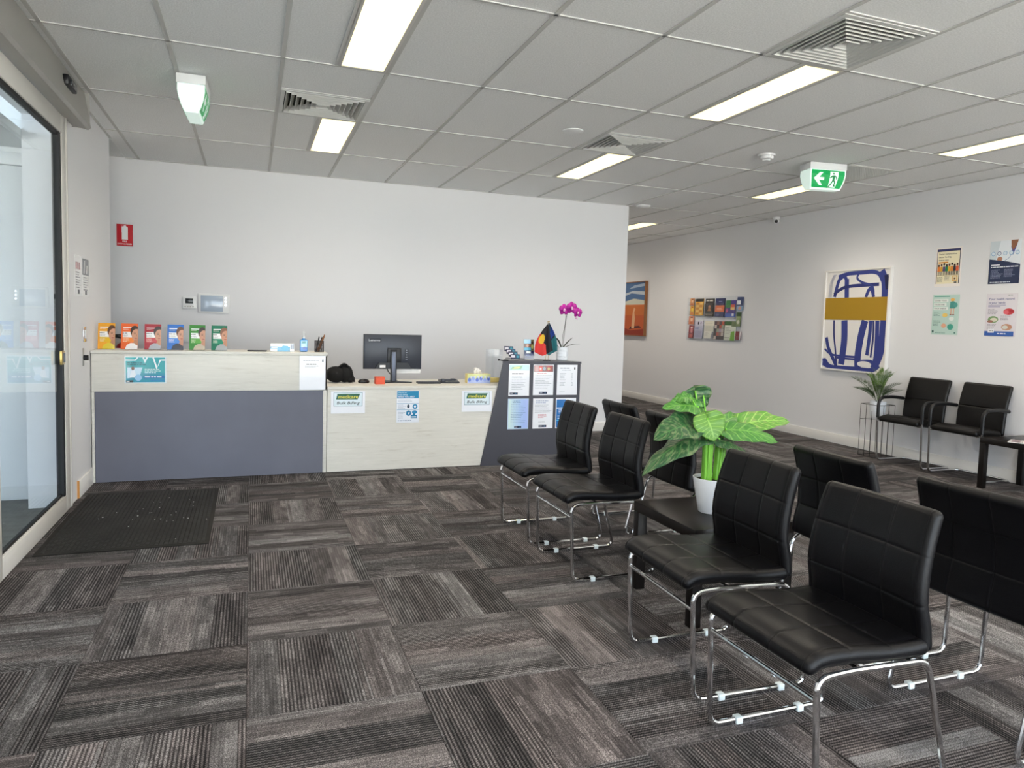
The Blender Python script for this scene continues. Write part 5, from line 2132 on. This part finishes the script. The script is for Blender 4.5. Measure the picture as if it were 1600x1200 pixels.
for (ya, yb, z0, z1, c, lb, st_) in items:
    w_, h_ = ya - yb, z1 - z0
    p = Print(w_, h_, c, thick=.006)
    X = lambda a: a * w_
    Z = lambda a: a * h_
    if st_ in (0, 1, 2):
        p.disc(X(.55), Z(.62), w_ * .24, h_ * .24, ['#e8c0a0', '#e8c84a', '#c8848a'][st_])
        p.rect(X(.2), Z(.05), X(.6), Z(.25), ['#c86a3a', '#d97a3a', '#c8605a'][st_])
        p.rect(X(.35), Z(.78), X(.4), Z(.12), ['#5a3020', '#b06020', '#e8d0c8'][st_])
    elif st_ == 3:
        p.rect(0, Z(.82), w_, Z(.18), '#17130f')
        for a in range(2):
            for b in range(5):
                p.rect(X(.12 + .42 * a), Z(.06 + .15 * b), X(.34), Z(.10), '#efc878' if (a + b) % 2 else '#c87f20')
    elif st_ == 4:
        p.rows(X(.08), Z(.86), X(1.05), 1, .1, h_ * .07, '#d8d4cc', 5)
        p.disc(X(.5), Z(.55), w_ * .14, h_ * .09, '#c89070')
        p.poly([(X(.3), Z(.3)), (X(.7), Z(.3)), (X(.6), Z(.5)), (X(.4), Z(.5))], '#b07a50')
        p.rect(0, Z(.16), w_, Z(.02), '#e0d8c8')
        p.rows(X(.1), Z(.08), X(.8), 1, .1, h_ * .03, '#b8b0a0', 2)
    elif st_ == 5:
        p.rect(0, Z(.26), w_, Z(.36), '#dc6a38')
        p.rect(X(.2), Z(.44), X(.5), Z(.04), '#f4c0a0')
        p.rect(X(.2), Z(.36), X(.6), Z(.03), '#f4c0a0')
        p.rows(X(.35), Z(.80), X(.4), 1, .1, h_ * .04, '#8f9ad0', 2)
        p.rows(X(.1), Z(.12), X(.6), 2, h_ * .06, h_ * .02, '#9aa4c8', 3)
    elif st_ == 6:
        p.rect(0, Z(.55), X(.5), Z(.45), '#2f7a44')
        p.rect(X(.5), Z(.5), X(.4), Z(.25), '#d8583c')
        p.rect(X(.5), Z(.42), X(.4), Z(.16), '#f0c070')
        p.disc(X(.15), Z(.38), w_ * .12, w_ * .12, '#c85a8a')
        p.rect(0, 0, w_, Z(.2), '#4f6ac0')
        p.rect(X(.68), Z(.05), X(.2), Z(.15), '#e8e8f0')
    elif st_ == 7:
        p.rect(0, Z(.45), X(.6), Z(.3), '#e4e8ee')
        p.rect(0, Z(0), w_, Z(.35), '#8fb0d4')
        p.disc(X(.5), Z(.18), w_ * .25, h_ * .12, '#d89a80')
    elif st_ == 8:
        p.rect(0, 0, w_, Z(.7), '#8a9a6a')
        p.disc(X(.5), Z(.3), w_ * .3, h_ * .14, '#d8d8c0')
    elif st_ == 9:
        p.rect(X(.78), 0, X(.22), h_, '#e8e6ea')
    elif st_ == 10:
        p.rect(X(.38), Z(.80), X(.14), Z(.14), '#2a2a34')
        p.rect(X(.70), Z(.82), X(.08), Z(.12), '#2a2a34')
        p.rect(0, Z(.5), w_, Z(.012), '#7a78a0')
        p.rows(X(.08), Z(.62), X(.5), 2, h_ * .08, h_ * .03, '#4a5aa0', 2)
        p.rect(X(.05), Z(.05), X(.9), Z(.40), '#a3a0b8')
    elif st_ == 11:
        p.rows(X(.1), Z(.85), X(.75), 7, h_ * .08, h_ * .015, '#b0ac9c', 2)
        p.poly([(X(.72), 0), (w_, 0), (w_, Z(.35)), (X(.85), Z(.4))], '#8a8890')
        p.poly([(0, 0), (X(.7), 0), (X(.78), Z(.4)), (0, Z(.42))], '#e8e5d8')
        p.rows(X(.08), Z(.32), X(.5), 3, h_ * .07, h_ * .015, '#9a968a', 3)
    elif st_ == 12:
        R = random.Random(3)
        for a in range(4):
            for b in range(5):
                p.rect(X(.25 * a), Z(.2 * b), X(.24), Z(.19), R.choice(['#8a6a60', '#c8b8b0', '#5a4a50', '#b05a4a', '#3a3438', '#9aa08a', '#a89aa8']))
    else:
        p.rect(0, Z(.78), w_, Z(.22), '#2f5a2a')
        p.rect(X(.6), Z(.72), X(.4), Z(.28), '#6a7a58')
        p.poly([(X(.55), 0), (X(.95), 0), (X(.9), Z(.5)), (X(.6), Z(.45))], '#74b02e')
        p.rows(X(.1), Z(.66), X(.5), 5, h_ * .08, h_ * .02, '#6a6a60', 3)
        p.rect(X(.05), Z(.13), X(.45), Z(.02), '#33402a')
    p.build('brochure', (XR - .026, (ya + yb) / 2, z0 + .004), FACE_R, tilt=.06, label=lb, cat='brochure', group='brochures in the wall rack')
    # pocket of the rack
    mb = MB()
    w2 = w_ / 2 + .006
    hh = h_ * (.75 if w_ > .2 else .5)
    mb.box(-w2, w2, -.038, -.0365, 0, hh)
    mb.box(-w2, -w2 + .0015, -.0365, -.0085, 0, hh)
    mb.box(w2 - .0015, w2, -.0365, -.0085, 0, hh)
    mb.box(-w2, w2, -.038, -.0085, -.0015, 0)
    o = mb.build('pocket', 'acrylic', RK)
    o.location = (9.33 - (ya + yb) / 2, 0, z0 - 1.46)

# desert painting in the corridor
DP = empty('framed_painting', (XW, 11.72, 1.145), FACE_R, 'desert painting in a thin brown frame, half hidden at the corridor mouth', 'painting')
mb = MB()
for a in ((-.415, .415, 0, .014), (-.415, .415, .966, .98), (-.415, -.40, .014, .966), (.40, .415, .014, .966)):
    mb.box(a[0], a[1], -.055, 0, a[2], a[3])
mb.build('frame', 'brown_pen', DP)
p = Print(.80, .952, '#b8572a', thick=.01)
p.rect(0, .54, .80, .412, '#4a6a94')
p.poly([(0, .54), (.8, .54), (.8, .62), (.4, .66), (0, .60)], '#c3c4b4')
p.poly([(.0, .70), (.3, .76), (.8, .72), (.8, .78), (.35, .80), (0, .75)], '#b9c3cc')
p.poly([(.2, .84), (.8, .88), (.8, .93), (.4, .90)], '#9fb0c6')
p.rect(0, .36, .8, .19, '#c0682e')
p.poly([(0, 0), (.8, 0), (.8, .12), (.3, .08), (0, .14)], '#8a3020')
p.poly([(.24, .10), (.70, .14), (.62, .17), (.3, .15)], '#4a2024')
p.poly([(.34, .12), (.44, .12), (.46, .30), (.43, .42), (.47, .47), (.42, .50), (.38, .44), (.35, .28)], '#d8a880')
p.build('canvas', (0, -.040, .014), parent=DP, gloss=False)
# security camera
SC = empty('security_camera', (6.50, 7.93, ZC), 0, 'small white dome security camera at the ceiling corner of the right wall', 'camera')
mb = MB()
mb.cyl(0, 0, -.03, 0, .045)
mb.build('mount', 'white_plastic', SC)
mb = MB()
mb.ball(0, 0, -.052, .04)
mb.build('dome', 'white_plastic', SC)
mb = MB()
mb.ball(-.018, -.022, -.058, .022)
mb.build('lens', 'black_plastic', SC)

# ------------------------------------------------------------------ ceiling fittings
def disc_thing(name, x, y, prof, label, cat):
    D_ = empty(name, (x, y, ZC), 0, label, cat)
    mb = MB()
    mb.lathe(prof, n=32)
    mb.build('cover', 'white_plastic', D_)
    return D_


disc_thing('ceiling_speaker', 2.313, 5.22, [(0, -.006), (.072, -.006), (.080, -.002), (.080, .004), (0, .004)], 'flat round white ceiling disc in front of the middle vent', 'speaker')
disc_thing('ceiling_speaker', 4.54, 8.02, [(0, -.030), (.060, -.028), (.085, -.012), (.090, .004), (0, .004)], 'white round dome fitting at the end of the back wall', 'speaker')
sd_ = empty('smoke_detector', (4.10, 5.17, ZC), 0, 'round white smoke detector left of the green exit sign', 'smoke detector')
mb = MB()
mb.lathe([(0, -.012), (.07, -.012), (.072, .004), (0, .004)], n=32)
mb.build('base_plate', 'white_plastic', sd_)
mb = MB()
mb.lathe([(0, -.052), (.028, -.050), (.034, -.040), (.054, -.034), (.060, -.013), (0, -.013)], n=32)
mb.build('sensor_head', 'white_plastic', sd_)


def exit_sign(name, loc, rz, label, arrow):
    E = empty(name, loc, rz, label, 'exit sign', 'two green exit signs hanging from the ceiling')
    # long side along X; the sign face looks along -Y
    bx(-.18, .18, -.085, .085, -.058, -.0005, bev=.004).build('housing', 'white_plastic', E)
    # tapered body: wide at top, narrow at the bottom, faces bowed
    mb = MB()
    secs = [(-.059, .174, .078), (-.10, .176, .079), (-.145, .170, .071), (-.19, .160, .056), (-.226, .148, .038)]
    rings = []
    for z, hx_, hy_ in secs:
        rings.append([mb.bm.verts.new((sx * hx_, sy * hy_, z)) for sx, sy in ((-1, -1), (1, -1), (1, 1), (-1, 1))])
    for a, b in zip(rings, rings[1:]):
        for k in range(4):
            j = (k + 1) % 4
            mb.bm.faces.new((a[k], a[j], b[j], b[k]))
    mb.bm.faces.new(rings[0])
    mb.bm.faces.new(rings[-1][::-1])
    mb.build('lamp_body', 'sign_glow', E, sharp=50)
    for side in (-1, 1):
        # printed face following the bow: three strips share one drawing
        def surf(x, t):
            # t 0 at the bottom, 1 at the top
            z = -.212 + .148 * t
            for (z1, h1, y1), (z0, h0, y0) in zip(secs, secs[1:]):
                if z0 - 1e-5 <= z <= z1 + 1e-5:
                    f_ = (z - z0) / (z1 - z0)
                    hx_, hy_ = h0 + (h1 - h0) * f_, y0 + (y1 - y0) * f_
                    break
            return x * (hx_ - .012), hy_, z
        V, Fs, C = [], [], []

        def clip(pl, t_, keep_low):
            out = []
            for (x0, a0), (x1, a1) in zip(pl, pl[1:] + pl[:1]):
                i0 = a0 <= t_ + 1e-9 if keep_low else a0 >= t_ - 1e-9
                i1 = a1 <= t_ + 1e-9 if keep_low else a1 >= t_ - 1e-9
                if i0:
                    out.append((x0, a0))
                if i0 != i1:
                    f_ = (t_ - a0) / (a1 - a0)
                    out.append((x0 + (x1 - x0) * f_, t_))
            return out
        cuts = [(z + .212) / .148 for z, _, _ in secs][::-1]

        def add(poly_, c, lay):
            for lo_, hi_ in zip(cuts, cuts[1:]):
                q = clip(clip(list(poly_), max(lo_, -.01), False), min(hi_, 1.01), True)
                if len(q) > 2:
                    add1(q, c, lay)

        def add1(poly_, c, lay):
            b = len(V)
            for (x, t) in poly_:
                X_, Y_, Z_ = surf(x, t)
                V.append((X_ * (1 if side < 0 else -1), side * (Y_ + .0015 + .0004 * lay), Z_))
            Fs.append(tuple(range(b, b + len(poly_))))
            C.append(hx(c))
        G = '#0a9a50'
        nz = 8

        def quad(x0, x1, t0, t1, c, lay, sx0=0, sx1=0):
            for k in range(nz):
                a, b = t0 + (t1 - t0) * k / nz, t0 + (t1 - t0) * (k + 1) / nz
                fa, fb = k / nz, (k + 1) / nz
                add([(x0 + sx0 * fa, a), (x1 + sx0 * fa, a), (x1 + sx0 * fb, b), (x0 + sx0 * fb, b)], c, lay)
        quad(-1, 1, 0, 1, G, 0)
        fx = 1 if arrow == 'left' else -1
        mk = lambda pts: [(fx * a, b) for a, b in pts]
        # door opening
        quad(.12 if fx > 0 else -.62, .62 if fx > 0 else -.12, .03, .93, '#e9fff4', 1)
        # arrow
        add(mk([(-.86, .50), (-.50, .86), (-.30, .86), (-.52, .58), (-.22, .58), (-.22, .42), (-.52, .42), (-.30, .14), (-.50, .14)]), '#e9fff4', 1)
        # running figure
        K = '#0a7a42'
        add(mk([(.33 + .05 * math.cos(a * PI / 5), .82 + .06 * math.sin(a * PI / 5)) for a in range(10)]), K, 2)
        add(mk([(.26, .72), (.44, .74), (.42, .42), (.30, .42)]), K, 2)
        add(mk([(.26, .72), (.12, .58), (.16, .54), (.30, .64)]), K, 2)
        add(mk([(.42, .72), (.56, .62), (.54, .50), (.50, .50), (.50, .60), (.40, .66)]), K, 2)
        add(mk([(.30, .44), (.22, .24), (.10, .06), (.18, .05), (.30, .22), (.38, .42)]), K, 2)
        add(mk([(.34, .44), (.46, .30), (.44, .10), (.58, .10), (.58, .15), (.51, .16), (.54, .32), (.42, .46)]), K, 2)
        me = bpy.data.meshes.new('sign_face')
        me.from_pydata(V, [], Fs)
        ca = me.color_attributes.new('ink', 'FLOAT_COLOR', 'CORNER')
        dat = []
        for f_, c in zip(Fs, C):
            dat += [c[0], c[1], c[2], 1] * len(f_)
        ca.data.foreach_set('color', dat)
        me.materials.append(MATS['sign_face'])
        o = bpy.data.objects.new('sign_face', me)
        col.objects.link(o)
        o.parent = E
    return E


sf = attr_mat('sign_face', .3)
nb = NB(sf)
at_ = [n for n in sf.node_tree.nodes if n.type == 'ATTRIBUTE'][0]
b_ = sf.node_tree.nodes['Principled BSDF']
nb.put(b_.inputs['Emission Color'], at_.outputs['Color'])
b_.inputs['Emission Strength'].default_value = .22
exit_sign('exit_sign', (4.775, 5.235, ZC), -.155, 'green and white exit sign with a left arrow, at the right of the ceiling', 'left')
exit_sign('exit_sign', (-.350, 5.255, ZC), PI / 2 - .03, 'exit sign seen from its narrow lit end, at the left of the ceiling', 'left')

# ------------------------------------------------------------------ rubber mat by the door
MT = empty('door_mat', (-.668, 5.245, 0), 0, 'worn black rubber mat on the carpet beside the sliding door', 'mat')
mb = MB()
mb.box(-.44, .44, -.72, .715, .0005, .007, bev=.003)
mb.build('mat_base', 'rubber', MT)
mb = MB()
nx_, ny_ = 34, 56
for a in range(nx_):
    for b in range(ny_):
        x = -.405 + .81 * a / (nx_ - 1)
        y = -.68 + 1.36 * b / (ny_ - 1)
        s1, s2 = (.0095, .004) if (a + b) % 2 else (.0095, .004)
        v = [mb.bm.verts.new(q) for q in ((x - s1, y - s2, .007), (x + s1, y - s2, .007), (x + s1, y + s2, .007), (x - s1, y + s2, .007),
                                          (x - s1 * .8, y - s2 * .7, .0105), (x + s1 * .8, y - s2 * .7, .0105), (x + s1 * .8, y + s2 * .7, .0105), (x - s1 * .8, y + s2 * .7, .0105))]
        for f_ in ((0, 1, 5, 4), (1, 2, 6, 5), (2, 3, 7, 6), (3, 0, 4, 7), (4, 5, 6, 7)):
            mb.bm.faces.new([v[k] for k in f_])
o = mb.build('nubs', 'rubber_rib', MT)
o['kind'] = 'stuff'
mb = MB()
R = random.Random(8)
for k in range(30):
    x, y = R.gauss(.05, .19), R.gauss(.0, .33)
    if abs(x) < .42 and abs(y) < .68:
        r_ = R.uniform(.0012, .0045)
        mb.box(x - r_, x + r_, y - r_ * .6, y + r_ * .6, .0103, .0116)
o = tag(mb.build('paper_crumbs', 'tissue_paper', MT), kind='stuff')
